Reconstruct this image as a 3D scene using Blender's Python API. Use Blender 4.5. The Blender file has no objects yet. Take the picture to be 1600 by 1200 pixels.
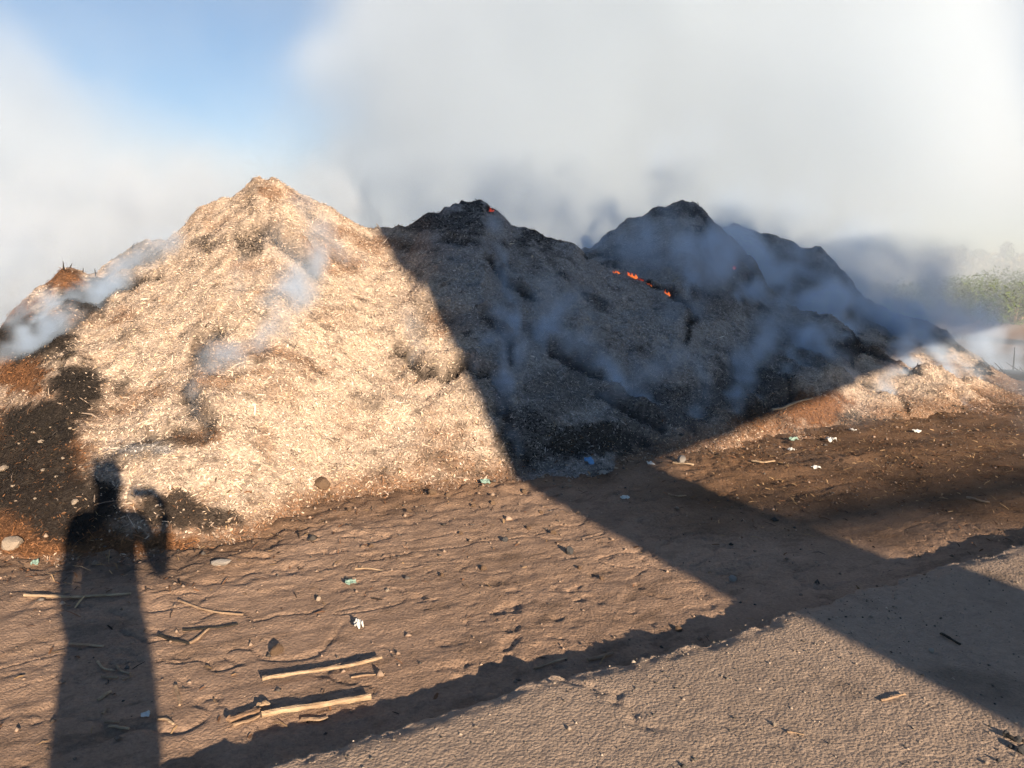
import bpy, bmesh, math, random
import numpy as np
from mathutils import Vector, Matrix

# ------------------------------------------------------------------ camera, sky, sun
sc = bpy.context.scene
rng = np.random.default_rng(7)
random.seed(7)
R = math.radians
CAM_Z = 1.70
F = 1200.0                         # focal length in photo pixels (1600 wide)
PITCH = math.atan((600 - 405) / F)
cam_d = bpy.data.cameras.new('camera')
cam_d.sensor_width = 36.0
cam_d.lens = 36.0 * F / 1600.0
cam_d.clip_start = 0.01
cam_d.clip_end = 20000
cam = bpy.data.objects.new('camera', cam_d)
sc.collection.objects.link(cam)
cam.location = (0, 0, CAM_Z)
cam.rotation_euler = (math.pi / 2 - PITCH, 0, 0)
sc.camera = cam

FWD = np.array([0, math.cos(PITCH), -math.sin(PITCH)])
UPV = np.array([0, math.sin(PITCH), math.cos(PITCH)])
C0 = np.array([0, 0, CAM_Z])


def ray(u, v):
    """world direction of a photo pixel, scaled so that its y component is 1"""
    d = FWD + np.array([(u - 800) / F, 0, 0]) + UPV * (-(v - 600) / F)
    return d / d[1]


def hit(u, v, z=0.0):
    d = ray(u, v)
    return C0 + d * ((z - CAM_Z) / d[2])


ANTI = ray(212, 768)
ANTI = ANTI / np.linalg.norm(ANTI)
SUN_EL = math.asin(-ANTI[2])
AZ = math.atan2(-ANTI[0], -ANTI[1])            # sun azimuth, clockwise from +Y
TAN_EL = math.tan(SUN_EL)
TAX = np.array([ANTI[0], ANTI[1]]) / math.hypot(ANTI[0], ANTI[1])   # horizontal way of the light
QAX = np.array([TAX[1], -TAX[0]])

world = bpy.data.worlds.new('World')
sc.world = world
world.use_nodes = True
wn = world.node_tree
sky = wn.nodes.new('ShaderNodeTexSky')
sky.sky_type = 'NISHITA'
sky.sun_disc = False
sky.sun_elevation = SUN_EL
sky.sun_rotation = AZ
sky.air_density = 1.0
sky.dust_density = 0.1
sky.ozone_density = 3.6
bg = wn.nodes['Background']
bg.inputs['Strength'].default_value = 0.06
wn.links.new(sky.outputs[0], bg.inputs[0])

sun_d = bpy.data.lights.new('sun', 'SUN')
sun_d.energy = 5.0
sun_d.color = (1.0, 0.81, 0.60)
sun_d.angle = R(0.55)
sun = bpy.data.objects.new('sun', sun_d)
sc.collection.objects.link(sun)
sun.rotation_euler = Vector(tuple(ANTI)).to_track_quat('-Z', 'Y').to_euler()
sun.location = (0, -30, 30)

vs = sc.view_settings
vs.view_transform = 'Standard'
vs.look = 'None'
vs.gamma = 1.0
vs.use_curve_mapping = False
vs.exposure = 1.1
cy = sc.cycles
cy.use_denoising = True
cy.use_adaptive_sampling = True
cy.adaptive_threshold = 0.02
cy.max_bounces = 8
cy.diffuse_bounces = 2
cy.volume_bounces = 4
cy.transparent_max_bounces = 16
cy.volume_step_rate = 1.5
cy.volume_max_steps = 512
cy.sample_clamp_indirect = 8.0

# ------------------------------------------------------------------ numpy helpers
_P = rng.permutation(4096)


def _h(ix, iy, iz=0, s=0):
    i = (ix.astype(np.int64) * 73856093) ^ (iy.astype(np.int64) * 19349663) ^ (np.int64(0) + iz * 83492791) ^ (s * 2654435)
    i = (i ^ (i >> 13)) * 1274126177
    i = (i ^ (i >> 16)) & 0xFFFFFF
    return i.astype(np.float32) / np.float32(0xFFFFFF)


def n2(x, y, s=0):
    """value noise -1..1"""
    x = np.asarray(x, np.float32); y = np.asarray(y, np.float32)
    x0 = np.floor(x); y0 = np.floor(y)
    fx = x - x0; fy = y - y0
    fx = fx * fx * fx * (fx * (fx * 6 - 15) + 10); fy = fy * fy * fy * (fy * (fy * 6 - 15) + 10)
    a = _h(x0, y0, 0, s); b = _h(x0 + 1, y0, 0, s); c = _h(x0, y0 + 1, 0, s); d = _h(x0 + 1, y0 + 1, 0, s)
    return ((a * (1 - fx) + b * fx) * (1 - fy) + (c * (1 - fx) + d * fx) * fy) * 2 - 1


def fbm(x, y, o=4, s=0, g=0.5):
    r = 0; a = 1.0; t = 0
    for k in range(o):
        cs, sn = math.cos(0.6 * k), math.sin(0.6 * k)
        r = r + a * n2((x * cs - y * sn) * 2 ** k + 17.3 * k, (x * sn + y * cs) * 2 ** k - 9.1 * k, s + k)
        t += a; a *= g
    return r / t


def ridged(x, y, o=3, s=0):
    r = 0; a = 1.0; t = 0
    for k in range(o):
        r = r + a * (1 - np.abs(n2(x * 2 ** k + 5.7 * k, y * 2 ** k + 3.1 * k, s + k)) * 2.0)
        t += a; a *= 0.5
    return r / t


def n3(x, y, z, s=0):
    x0 = np.floor(x); y0 = np.floor(y); z0 = np.floor(z)
    fx = x - x0; fy = y - y0; fz = z - z0
    fx = fx * fx * (3 - 2 * fx); fy = fy * fy * (3 - 2 * fy); fz = fz * fz * (3 - 2 * fz)
    zi = z0.astype(np.int64)

    def pl(zz):
        a = _h(x0, y0, zz, s); b = _h(x0 + 1, y0, zz, s); c = _h(x0, y0 + 1, zz, s); d = _h(x0 + 1, y0 + 1, zz, s)
        return (a * (1 - fx) + b * fx) * (1 - fy) + (c * (1 - fx) + d * fx) * fy
    return (pl(zi) * (1 - fz) + pl(zi + 1) * fz) * 2 - 1


def fbm3(x, y, z, o=3, s=0, g=0.55):
    r = 0; a = 1.0; t = 0
    for k in range(o):
        r = r + a * n3(x * 2 ** k + 11.3 * k, y * 2 ** k + 7.7 * k, z * 2 ** k + 3.3 * k, s + k)
        t += a; a *= g
    return r / t


def sstep(a, b, x):
    t = np.clip((x - a) / (b - a), 0, 1)
    return t * t * (3 - 2 * t)


def project(x, y, z):
    """photo pixel of a world point"""
    dy = y * FWD[1] + (z - CAM_Z) * FWD[2]
    up = y * UPV[1] + (z - CAM_Z) * UPV[2]
    dy = np.maximum(dy, 0.05)
    return 800 + F * x / dy, 600 - F * up / dy


def np_mesh(name, verts, faces, mat=None, smooth=False, attrs=None):
    """verts (n,3), faces (m,k) all with the same k"""
    me = bpy.data.meshes.new(name)
    verts = np.ascontiguousarray(verts, np.float32); faces = np.ascontiguousarray(faces, np.int32)
    m, k = faces.shape
    me.vertices.add(len(verts)); me.vertices.foreach_set('co', verts.ravel())
    me.loops.add(m * k); me.loops.foreach_set('vertex_index', faces.ravel())
    me.polygons.add(m); me.polygons.foreach_set('loop_start', np.arange(0, m * k, k, dtype=np.int32))
    if smooth:
        me.polygons.foreach_set('use_smooth', np.ones(m, bool))
    for an, (ty, da) in (attrs or {}).items():
        at = me.attributes.new(an, ty, 'POINT')
        at.data.foreach_set('color' if ty == 'FLOAT_COLOR' else 'value', np.ascontiguousarray(da, np.float32).ravel())
    me.update(calc_edges=True)
    if mat:
        me.materials.append(mat)
    return me


def grid_faces(nx, ny):
    i = np.arange(nx * ny).reshape(ny, nx)
    return np.stack([i[:-1, :-1], i[:-1, 1:], i[1:, 1:], i[1:, :-1]], -1).reshape(-1, 4)


def link(name, me, parent=None, label=None, cat=None, group=None, kind=None):
    o = bpy.data.objects.new(name, me)
    sc.collection.objects.link(o)
    if parent is not None:
        o.parent = parent
    if label: o['label'] = label
    if cat: o['category'] = cat
    if group: o['group'] = group
    if kind: o['kind'] = kind
    return o


def empty(name, loc, label, cat, group=None, rz=0):
    o = link(name, None, None, label, cat, group)
    o.location = loc; o.rotation_euler = (0, 0, rz); o.empty_display_size = 0.1
    return o


# ------------------------------------------------------------------ materials
def new_mat(name):
    m = bpy.data.materials.new(name)
    m.use_nodes = True
    return m, m.node_tree, m.node_tree.nodes['Principled BSDF']


def N(nt, t, **kw):
    n = nt.nodes.new(t)
    for k, v in kw.items():
        setattr(n, k, v)
    return n


def noise_node(nt, scale, detail=4, rough=0.55, coord='Object', stretch=None):
    tc = N(nt, 'ShaderNodeTexCoord')
    no = N(nt, 'ShaderNodeTexNoise')
    no.inputs['Scale'].default_value = scale
    no.inputs['Detail'].default_value = detail
    no.inputs['Roughness'].default_value = rough
    if stretch:
        mp = N(nt, 'ShaderNodeMapping')
        mp.inputs['Scale'].default_value = stretch
        nt.links.new(tc.outputs[coord], mp.inputs[0]); nt.links.new(mp.outputs[0], no.inputs['Vector'])
    else:
        nt.links.new(tc.outputs[coord], no.inputs['Vector'])
    return no


def plain(name, col, col2=None, scale=20.0, rough=0.85, bump=0.3, bscale=None, spec=0.2, stretch=None):
    """two-tone noise material with a little bump"""
    m, nt, b = new_mat(name)
    no = noise_node(nt, scale, 5, 0.6, stretch=stretch)
    rp = N(nt, 'ShaderNodeValToRGB')
    rp.color_ramp.elements[0].position = 0.32; rp.color_ramp.elements[1].position = 0.68
    rp.color_ramp.elements[0].color = (*col, 1); rp.color_ramp.elements[1].color = (*(col2 or col), 1)
    nt.links.new(no.outputs['Fac'], rp.inputs[0]); nt.links.new(rp.outputs[0], b.inputs['Base Color'])
    b.inputs['Roughness'].default_value = rough
    b.inputs['Specular IOR Level'].default_value = spec
    if bump:
        bn = noise_node(nt, bscale or scale * 3, 4, 0.6, stretch=stretch)
        bp = N(nt, 'ShaderNodeBump'); bp.inputs['Strength'].default_value = bump; bp.inputs['Distance'].default_value = 0.01
        nt.links.new(bn.outputs['Fac'], bp.inputs['Height']); nt.links.new(bp.outputs[0], b.inputs['Normal'])
    return m


def attr_mat(name, attr='col', scale=60.0, var=0.35, bump=0.4, dist=0.01, rough=0.95):
    """colour comes from a vertex attribute, broken up by fine grain"""
    m, nt, b = new_mat(name)
    at = N(nt, 'ShaderNodeAttribute', attribute_name=attr)
    no = noise_node(nt, scale, 6, 0.65)
    mr = N(nt, 'ShaderNodeMapRange')
    mr.inputs['From Min'].default_value = 0.3; mr.inputs['From Max'].default_value = 0.7
    mr.inputs['To Min'].default_value = 1 - var; mr.inputs['To Max'].default_value = 1 + var
    nt.links.new(no.outputs['Fac'], mr.inputs[0])
    mx = N(nt, 'ShaderNodeVectorMath', operation='SCALE')
    nt.links.new(at.outputs['Color'], mx.inputs[0]); nt.links.new(mr.outputs[0], mx.inputs['Scale'])
    nt.links.new(mx.outputs[0], b.inputs['Base Color'])
    b.inputs['Roughness'].default_value = rough
    b.inputs['Specular IOR Level'].default_value = 0.15
    if bump:
        bn = noise_node(nt, scale * 1.7, 5, 0.65)
        bp = N(nt, 'ShaderNodeBump'); bp.inputs['Strength'].default_value = bump; bp.inputs['Distance'].default_value = dist
        nt.links.new(bn.outputs['Fac'], bp.inputs['Height']); nt.links.new(bp.outputs[0], b.inputs['Normal'])
    return m


M_dirt = attr_mat('trodden_earth', scale=60, var=0.22, bump=0.8, dist=0.012)
M_slab = attr_mat('gritty_concrete', scale=110, var=0.14, bump=0.5, dist=0.006)
def grain(mat, scale, dist):
    nt = mat.node_tree
    tc = N(nt, 'ShaderNodeTexCoord'); vo = N(nt, 'ShaderNodeTexVoronoi'); vo.inputs['Scale'].default_value = scale
    wn_ = noise_node(nt, scale * 0.7, 3); ad = N(nt, 'ShaderNodeVectorMath', operation='MULTIPLY_ADD')
    ad.inputs[1].default_value = (0.02, 0.02, 0.02)
    nt.links.new(wn_.outputs['Color'], ad.inputs[0]); nt.links.new(tc.outputs['Object'], ad.inputs[2]); nt.links.new(ad.outputs[0], vo.inputs['Vector'])
    sel = [n_ for n_ in nt.nodes if n_.type == 'BUMP'][0]
    bp = N(nt, 'ShaderNodeBump'); bp.invert = True; bp.inputs['Strength'].default_value = 0.8; bp.inputs['Distance'].default_value = dist
    nt.links.new(vo.outputs['Distance'], bp.inputs['Height']); nt.links.new(bp.outputs[0], sel.inputs['Normal'])


grain(M_slab, 75, 0.006)
grain(M_dirt, 60, 0.006)
M_heap = attr_mat('chip_bed', scale=38, var=0.45, bump=0.9, dist=0.03)
M_chip = attr_mat('chopped_chips', scale=90, var=0.2, bump=0.0)

# ------------------------------------------------------------------ slab edge and ground
SLAB = 0.105
E0 = hit(420, 1195, SLAB)[:2]; E1 = hit(1600, 848, SLAB)[:2]
SD = (E1 - E0) / np.linalg.norm(E1 - E0)       # along the slab edge
ND = np.array([-SD[1], SD[0]])                 # away from the slab, towards the heap


def sn(x, y):
    return (x - E0[0]) * SD[0] + (y - E0[1]) * SD[1], (x - E0[0]) * ND[0] + (y - E0[1]) * ND[1]


def edge_off(s):
    return 0.03 * n2(s * 1.1, s * 0 + 3, 5) + 0.018 * n2(s * 4.3, s * 0 + 8, 6) + 0.010 * n2(s * 17, s * 0 + 1, 7) + 0.008 * n2(s * 38, s * 0 + 1, 8)


TOE = [(-900, 900), (-300, 890), (0, 872), (120, 872), (230, 862), (330, 850), (400, 830), (450, 808), (500, 782), (570, 772),
       (650, 766), (720, 760), (780, 752), (850, 742), (930, 728), (1000, 712), (1060, 700), (1120, 690), (1180, 676),
       (1250, 662), (1350, 655), (1450, 650), (1530, 640), (1600, 626), (1800, 590), (2100, 560)]
TOE_A = np.array([ray(u, v)[0] for u, v in TOE]); TOE_Y = np.array([hit(u, v)[1] for u, v in TOE])


def toe_y(a):
    return np.interp(a, TOE_A, TOE_Y)


def ground_z(x, y):
    s, n = sn(x, y)
    w = fbm(x * 0.9, y * 0.9, 3, 21)
    n_ = n + 0.10 * w
    near = 1.0 / (1.0 + ((np.hypot(x, y - 4) / 14.0) ** 4))
    z = 0.012 * fbm(s * 0.35, n_ * 4.5, 3, 31)                        # tyre-pressed strips
    z = z + 0.004 * fbm(s * 2.2, n_ * 8.0, 4, 41)
    flake = ridged(s * 2.6, n_ * 9.0, 3, 51)
    z = z + 0.0035 * np.minimum(flake, 0.35)
    cr = np.abs(n2(s * 0.7 + 0.9 * n2(x * 3, y * 3, 62), n_ * 2.6 + 0.5 * n2(x * 5, y * 5, 67), 61))       # long torn cracks
    z = z - 0.012 * np.exp(-(cr / 0.05) ** 2) * sstep(0.1, 0.5, n2(s * 0.8, n * 0.8, 63))
    cr2 = np.abs(n2(s * 2.4 + 0.5 * n2(x * 6, y * 6, 65), n_ * 5.0, 64))
    z = z - 0.010 * np.exp(-(cr2 / 0.05) ** 2) * sstep(-0.2, 0.4, n2(s * 1.4, n * 1.4, 66))
    f1 = fbm(s * 8, n_ * 12, 4, 73, 0.7)
    calm = 0.35 + 0.65 * sstep(-0.25, 0.35, fbm(x * 0.9 + 7, y * 0.9, 3, 75))
    z = z + calm * (0.008 * np.abs(f1) + 0.0075 * fbm(x * 18, y * 18, 3, 71, 0.75)) - 0.003
    pit = fbm(x * 9 + 4, y * 9, 3, 74, 0.6)
    z = z - 0.012 * calm * sstep(0.28, 0.45, pit)
    a = x / np.maximum(y, 0.5)
    d = toe_y(a) - y
    lump = np.exp(-np.maximum(d, 0) / 0.7) * (y > 2)
    z = z + lump * (0.03 * np.maximum(fbm(x * 5, y * 5, 3, 81), 0) + 0.018 * n2(x * 14, y * 14, 82))
    return z * near


def axis(segs):
    out = [segs[0][0]]
    for a, b, st in segs:
        n = max(1, int(round((b - a) / st)))
        out += list(np.linspace(a, b, n + 1)[1:])
    return np.array(out)


def grow(start, end, st, f=1.35):
    out = []; p = start; d = st
    sg = 1 if end > start else -1
    while (end - p) * sg > 0:
        p += d * sg; d *= f; out.append(p)
    return out


gx = np.concatenate([grow(-6.5, -4000, 0.3)[::-1], axis([(-6.5, -2.9, 0.045), (-2.9, 3.1, 0.014), (3.1, 7.5, 0.045)]), grow(7.5, 4000, 0.3)])
gy = np.concatenate([grow(1.6, -3000, 0.3)[::-1], axis([(1.6, 2.1, 0.03), (2.1, 5.0, 0.012), (5.0, 7.0, 0.022), (7.0, 11, 0.06), (11, 24, 0.3)]), grow(24, 6000, 0.5)])
X, Y = np.meshgrid(gx, gy)
Z = ground_z(X, Y)
# broad colour of the trodden earth
s_, n_ = sn(X, Y)
aG = X / np.maximum(Y, 0.5)
dT = toe_y(aG) - Y
uG, vG = project(X, Y, Z)
base = np.stack([np.full_like(X, 0.335), np.full_like(X, 0.225), np.full_like(X, 0.157)], -1)
tone = 1 + 0.24 * fbm(s_ * 0.7, n_ * 2.2, 4, 91) + 0.22 * fbm(X * 9, Y * 9, 4, 96, 0.7) - 0.25 * sstep(0.25, 0.5, fbm(s_ * 5, n_ * 11, 3, 97, 0.65))
base *= tone[..., None]
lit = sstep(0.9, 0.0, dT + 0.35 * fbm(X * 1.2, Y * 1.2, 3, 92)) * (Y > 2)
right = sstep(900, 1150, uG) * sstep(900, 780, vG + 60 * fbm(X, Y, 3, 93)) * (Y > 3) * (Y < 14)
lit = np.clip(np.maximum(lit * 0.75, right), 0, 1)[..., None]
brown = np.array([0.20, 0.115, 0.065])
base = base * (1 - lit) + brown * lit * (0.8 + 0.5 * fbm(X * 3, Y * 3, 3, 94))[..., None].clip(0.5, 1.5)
ash = sstep(0.15, 0.6, fbm(X * 0.8 + 3, Y * 0.8, 3, 95)) * 0.35 * (dT < 2.0) * (Y > 2) * (Y < 14)
base = base * (1 - ash[..., None]) + np.array([0.07, 0.06, 0.055]) * ash[..., None]
far = sstep(14, 22, Y)[..., None]
base = base * (1 - far) + np.array([0.33, 0.215, 0.15]) * far
colG = np.concatenate([base, np.ones(X.shape + (1,))], -1)
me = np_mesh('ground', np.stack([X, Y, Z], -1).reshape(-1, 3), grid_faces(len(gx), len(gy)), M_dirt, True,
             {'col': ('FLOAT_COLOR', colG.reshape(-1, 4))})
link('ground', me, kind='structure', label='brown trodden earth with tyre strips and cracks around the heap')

# concrete slab, its broken edge towards the heap
ss = np.concatenate([grow(-1.2, -60, 0.2)[::-1], axis([(-1.2, 4.6, 0.014)]), grow(4.6, 60, 0.06, 1.25)])
nn = np.concatenate([grow(-2.6, -40, 0.1)[::-1], axis([(-2.6, -0.06, 0.013), (-0.06, 0, 0.01)])])
S, NN = np.meshgrid(ss, nn)
fall = sstep(-0.5, 0.0, NN)
Nw = NN + fall * edge_off(S)
SX = E0[0] + S * SD[0] + Nw * ND[0]; SY = E0[1] + S * SD[1] + Nw * ND[1]
SZ = SLAB + 0.006 * fbm(SX * 0.8, SY * 0.8, 3, 101) + 0.0015 * n2(SX * 24, SY * 24, 102) + 0.0022 * fbm(SX * 30, SY * 30, 2, 103)
lip = sstep(-0.10, 0.0, NN)
SZ = SZ - lip * (0.010 + 0.012 * np.maximum(n2(S * 6, S * 0, 105), 0) + 0.007 * n2(SX * 30, SY * 30, 106))
crack = np.abs(S - 1.16 - 0.25 * (NN) * -1 - 0.05 * n2(NN * 8, NN * 0, 107) - 0.03 * n2(NN * 25, NN * 0, 108))
crk = np.exp(-(crack / 0.02) ** 2) * sstep(-0.55, -0.35, NN)
SZ = SZ - 0.012 * crk
# skirt rows down into the earth
skx = []; vz = []
for k, (o, dz) in enumerate(((0.012, 0.05), (0.0, 0.10), (0.02, 0.2))):
    w = o + 0.012 * n2(ss * 20, ss * 0 + k, 109)
    skx.append((E0[0] + ss * SD[0] + (edge_off(ss) + w) * ND[0], E0[1] + ss * SD[1] + (edge_off(ss) + w) * ND[1], SZ[-1] - dz))
VX = np.vstack([SX] + [k[0][None] for k in skx]); VY = np.vstack([SY] + [k[1][None] for k in skx]); VZ = np.vstack([SZ] + [k[2][None] for k in skx])
cb = np.stack([np.full_like(VX, 0.32), np.full_like(VX, 0.24), np.full_like(VX, 0.182)], -1)
cb *= (1 + 0.14 * fbm(VX * 1.1, VY * 1.1, 4, 111) + 0.10 * n2(VX * 40, VY * 40, 112))[..., None]
st_ = sstep(0.35, 0.7, fbm(VX * 2.6, VY * 2.6, 3, 113))[..., None]
cb = cb * (1 - 0.35 * st_)
colS = np.concatenate([cb, np.ones(VX.shape + (1,))], -1)
me = np_mesh('concrete_slab', np.stack([VX, VY, VZ], -1).reshape(-1, 3), grid_faces(len(ss), VX.shape[0]), M_slab, True,
             {'col': ('FLOAT_COLOR', colS.reshape(-1, 4))})
link('pavement', me, kind='structure', label='dusty concrete slab with a broken edge above the earth')

# ------------------------------------------------------------------ the smouldering heap
# each layer: crest pixels with the depth (m) at which that crest stands, from the repose slope above its toe
L1 = [(-700, 470, 9.5), (-300, 480, 8.6), (-100, 560, 7.6), (0, 525, 7.3), (30, 482, 7.5), (60, 452, 7.7), (100, 422, 7.9), (125, 428, 8.0), (150, 432, 8.1),
      (175, 412, 8.2), (205, 388, 8.3), (240, 376, 8.3), (270, 368, 8.3), (295, 352, 8.35), (318, 330, 8.4), (345, 318, 8.4), (380, 303, 8.5),
      (405, 289, 8.6), (425, 282, 8.6), (445, 291, 8.6), (475, 301, 8.7), (505, 319, 8.7), (545, 341, 8.8), (580, 357, 8.9), (610, 361, 8.9),
      (640, 350, 9.0), (670, 329, 9.0), (700, 319, 9.05), (730, 311, 9.1), (755, 309, 9.1), (772, 326, 9.1), (800, 350, 9.1), (830, 358, 9.1),
      (865, 379, 9.1), (900, 388, 9.15), (920, 406, 9.15), (960, 421, 9.2), (1000, 435, 9.2), (1060, 466, 9.2), (1100, 492, 9.2), (1140, 530, 9.1),
      (1180, 590, 8.8), (1220, 640, 8.2), (1250, 668, 7.9), (1300, 680, 8)]
L2 = [(780, 470, 10.4), (860, 430, 10.5), (900, 400, 10.6), (920, 384, 10.7), (945, 364, 10.8), (980, 338, 10.9), (1005, 336, 10.9), (1030, 323, 11.0), (1065, 314, 11.0),
      (1085, 318, 11.0), (1105, 340, 11.0), (1130, 362, 10.9), (1165, 400, 10.8), (1200, 448, 10.6), (1250, 478, 10.3), (1300, 491, 10.1),
      (1330, 515, 9.9), (1345, 540, 9.8), (1375, 556, 9.7), (1400, 572, 9.6), (1425, 578, 9.6), (1450, 580, 9.6), (1475, 590, 9.5), (1510, 615, 9.3), (1560, 645, 9.0), (1650, 660, 9)]
L3 = [(1030, 400, 13.4), (1090, 372, 13.4), (1130, 353, 13.3), (1150, 349, 13.3), (1180, 363, 13.2), (1230, 380, 13.1), (1275, 390, 13.0), (1300, 408, 12.9), (1330, 440, 12.8),
      (1350, 462, 12.7), (1400, 490, 12.5), (1450, 504, 12.3), (1475, 515, 12.1), (1500, 538, 11.7), (1540, 567, 11.2), (1600, 600, 10.6), (1680, 628, 10.2), (1800, 640, 10)]
L4 = [(-800, 400, 13.5), (-300, 420, 13.2), (-60, 395, 13.0), (0, 392, 13.0), (20, 400, 13.0), (45, 430, 12.8), (110, 445, 12.6), (190, 420, 12.4), (260, 410, 12.2), (400, 420, 12)]


class Layer:
    def __init__(self, pts, ytoe=None, p=1.0):
        self.a = np.array([ray(u, v)[0] for u, v, d in pts])
        self.e = np.array([ray(u, v)[2] for u, v, d in pts])
        self.d = np.array([d for u, v, d in pts])
        self.ytoe = ytoe; self.p = p

    def z(self, x, y):
        a = x / np.maximum(y, 0.5)
        yc = np.interp(a, self.a, self.d); zc = CAM_Z + yc * np.interp(a, self.a, self.e)
        zc = np.maximum(zc, -0.3)
        yt = toe_y(a) if self.ytoe is None else np.minimum(self.ytoe + 0 * a, yc - 1.0)
        yt = np.minimum(yt, yc - 0.7)
        s = (y - yt) / (yc - yt)
        front = np.where(s > 0, zc * np.clip(s, 0, 1) ** self.p, np.maximum(s * 0.8, -0.3))
        back = zc - (y - yc) * 0.72
        z = np.where(y < yc, front, back)
        cut = (a < self.a[0]) | (a > self.a[-1])
        return np.where(cut, -0.3, z)


LAY = [Layer(L1, p=0.95), Layer(L2, p=1.0), Layer(L3, ytoe=8.9), Layer(L4, ytoe=9.5)]


def smax(a, b, k=0.12):
    h = np.clip(0.5 + 0.5 * (a - b) / k, 0, 1)
    return b * (1 - h) + a * h + k * h * (1 - h) * 0.5


# burnt cracks and lips on the slope, photo pixels: (points, width m, depth m, char)
LIPS = [
    ([(372, 372), (400, 368), (425, 378), (450, 392), (475, 410), (490, 430)], 0.09, 0.06, 0.75),
    ([(395, 300), (385, 320), (400, 340)], 0.08, 0.03, 0.5),
    ([(300, 560), (308, 540), (325, 530), (345, 515)], 0.08, 0.06, 0.8),
    ([(305, 545), (320, 562)], 0.07, 0.05, 0.8),
    ([(290, 600), (292, 625), (305, 645), (325, 665), (328, 690)], 0.07, 0.05, 0.8),
    ([(618, 548), (640, 568), (665, 582), (690, 580), (710, 572), (745, 580), (780, 590)], 0.06, 0.06, 0.9),
    ([(175, 452), (205, 437), (240, 432)], 0.07, 0.05, 0.95),
    ([(75, 530), (110, 505), (140, 490), (150, 480)], 0.06, 0.04, 0.9),
    ([(60, 560), (85, 545), (110, 533)], 0.05, 0.04, 0.8),
    ([(180, 712), (220, 697), (260, 692), (300, 685)], 0.06, 0.04, 0.7),
    ([(500, 465), (530, 470), (560, 490), (590, 500)], 0.06, 0.03, 0.35),
    ([(765, 415), (790, 440), (820, 465), (835, 480)], 0.06, 0.06, 0.95),
    ([(760, 500), (790, 530), (800, 560)], 0.06, 0.05, 0.9),
    ([(860, 545), (890, 555), (920, 580), (940, 600)], 0.08, 0.06, 0.95),
    ([(780, 590), (785, 640), (795, 690), (825, 730)], 0.09, 0.06, 0.95),
    ([(940, 625), (970, 640), (1000, 660), (1030, 685)], 0.08, 0.07, 1.0),
    ([(915, 405), (960, 420), (1000, 436), (1060, 467), (1085, 490), (1075, 540)], 0.07, 0.04, 1.0),
    ([(1085, 330), (1110, 360), (1120, 385)], 0.09, 0.04, 0.9),
    ([(1160, 405), (1180, 425), (1165, 440)], 0.07, 0.05, 0.9),
    ([(1335, 535), (1375, 560), (1410, 580), (1430, 600)], 0.08, 0.05, 0.9),
    ([(1340, 590), (1370, 600), (1390, 625), (1420, 650)], 0.07, 0.05, 0.8),
    ([(1530, 585), (1560, 605), (1600, 622)], 0.08, 0.05, 0.8),
    ([(1440, 585), (1475, 605), (1500, 630)], 0.05, 0.05, 0.5),
    ([(1200, 590), (1220, 610), (1235, 640), (1180, 655)], 0.09, 0.05, 0.9),
    ([(640, 350), (690, 370), (740, 380)], 0.10, 0.03, 0.8),
    ([(850, 690), (900, 700), (960, 700), (1010, 700)], 0.10, 0.03, 0.9),
]
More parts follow.
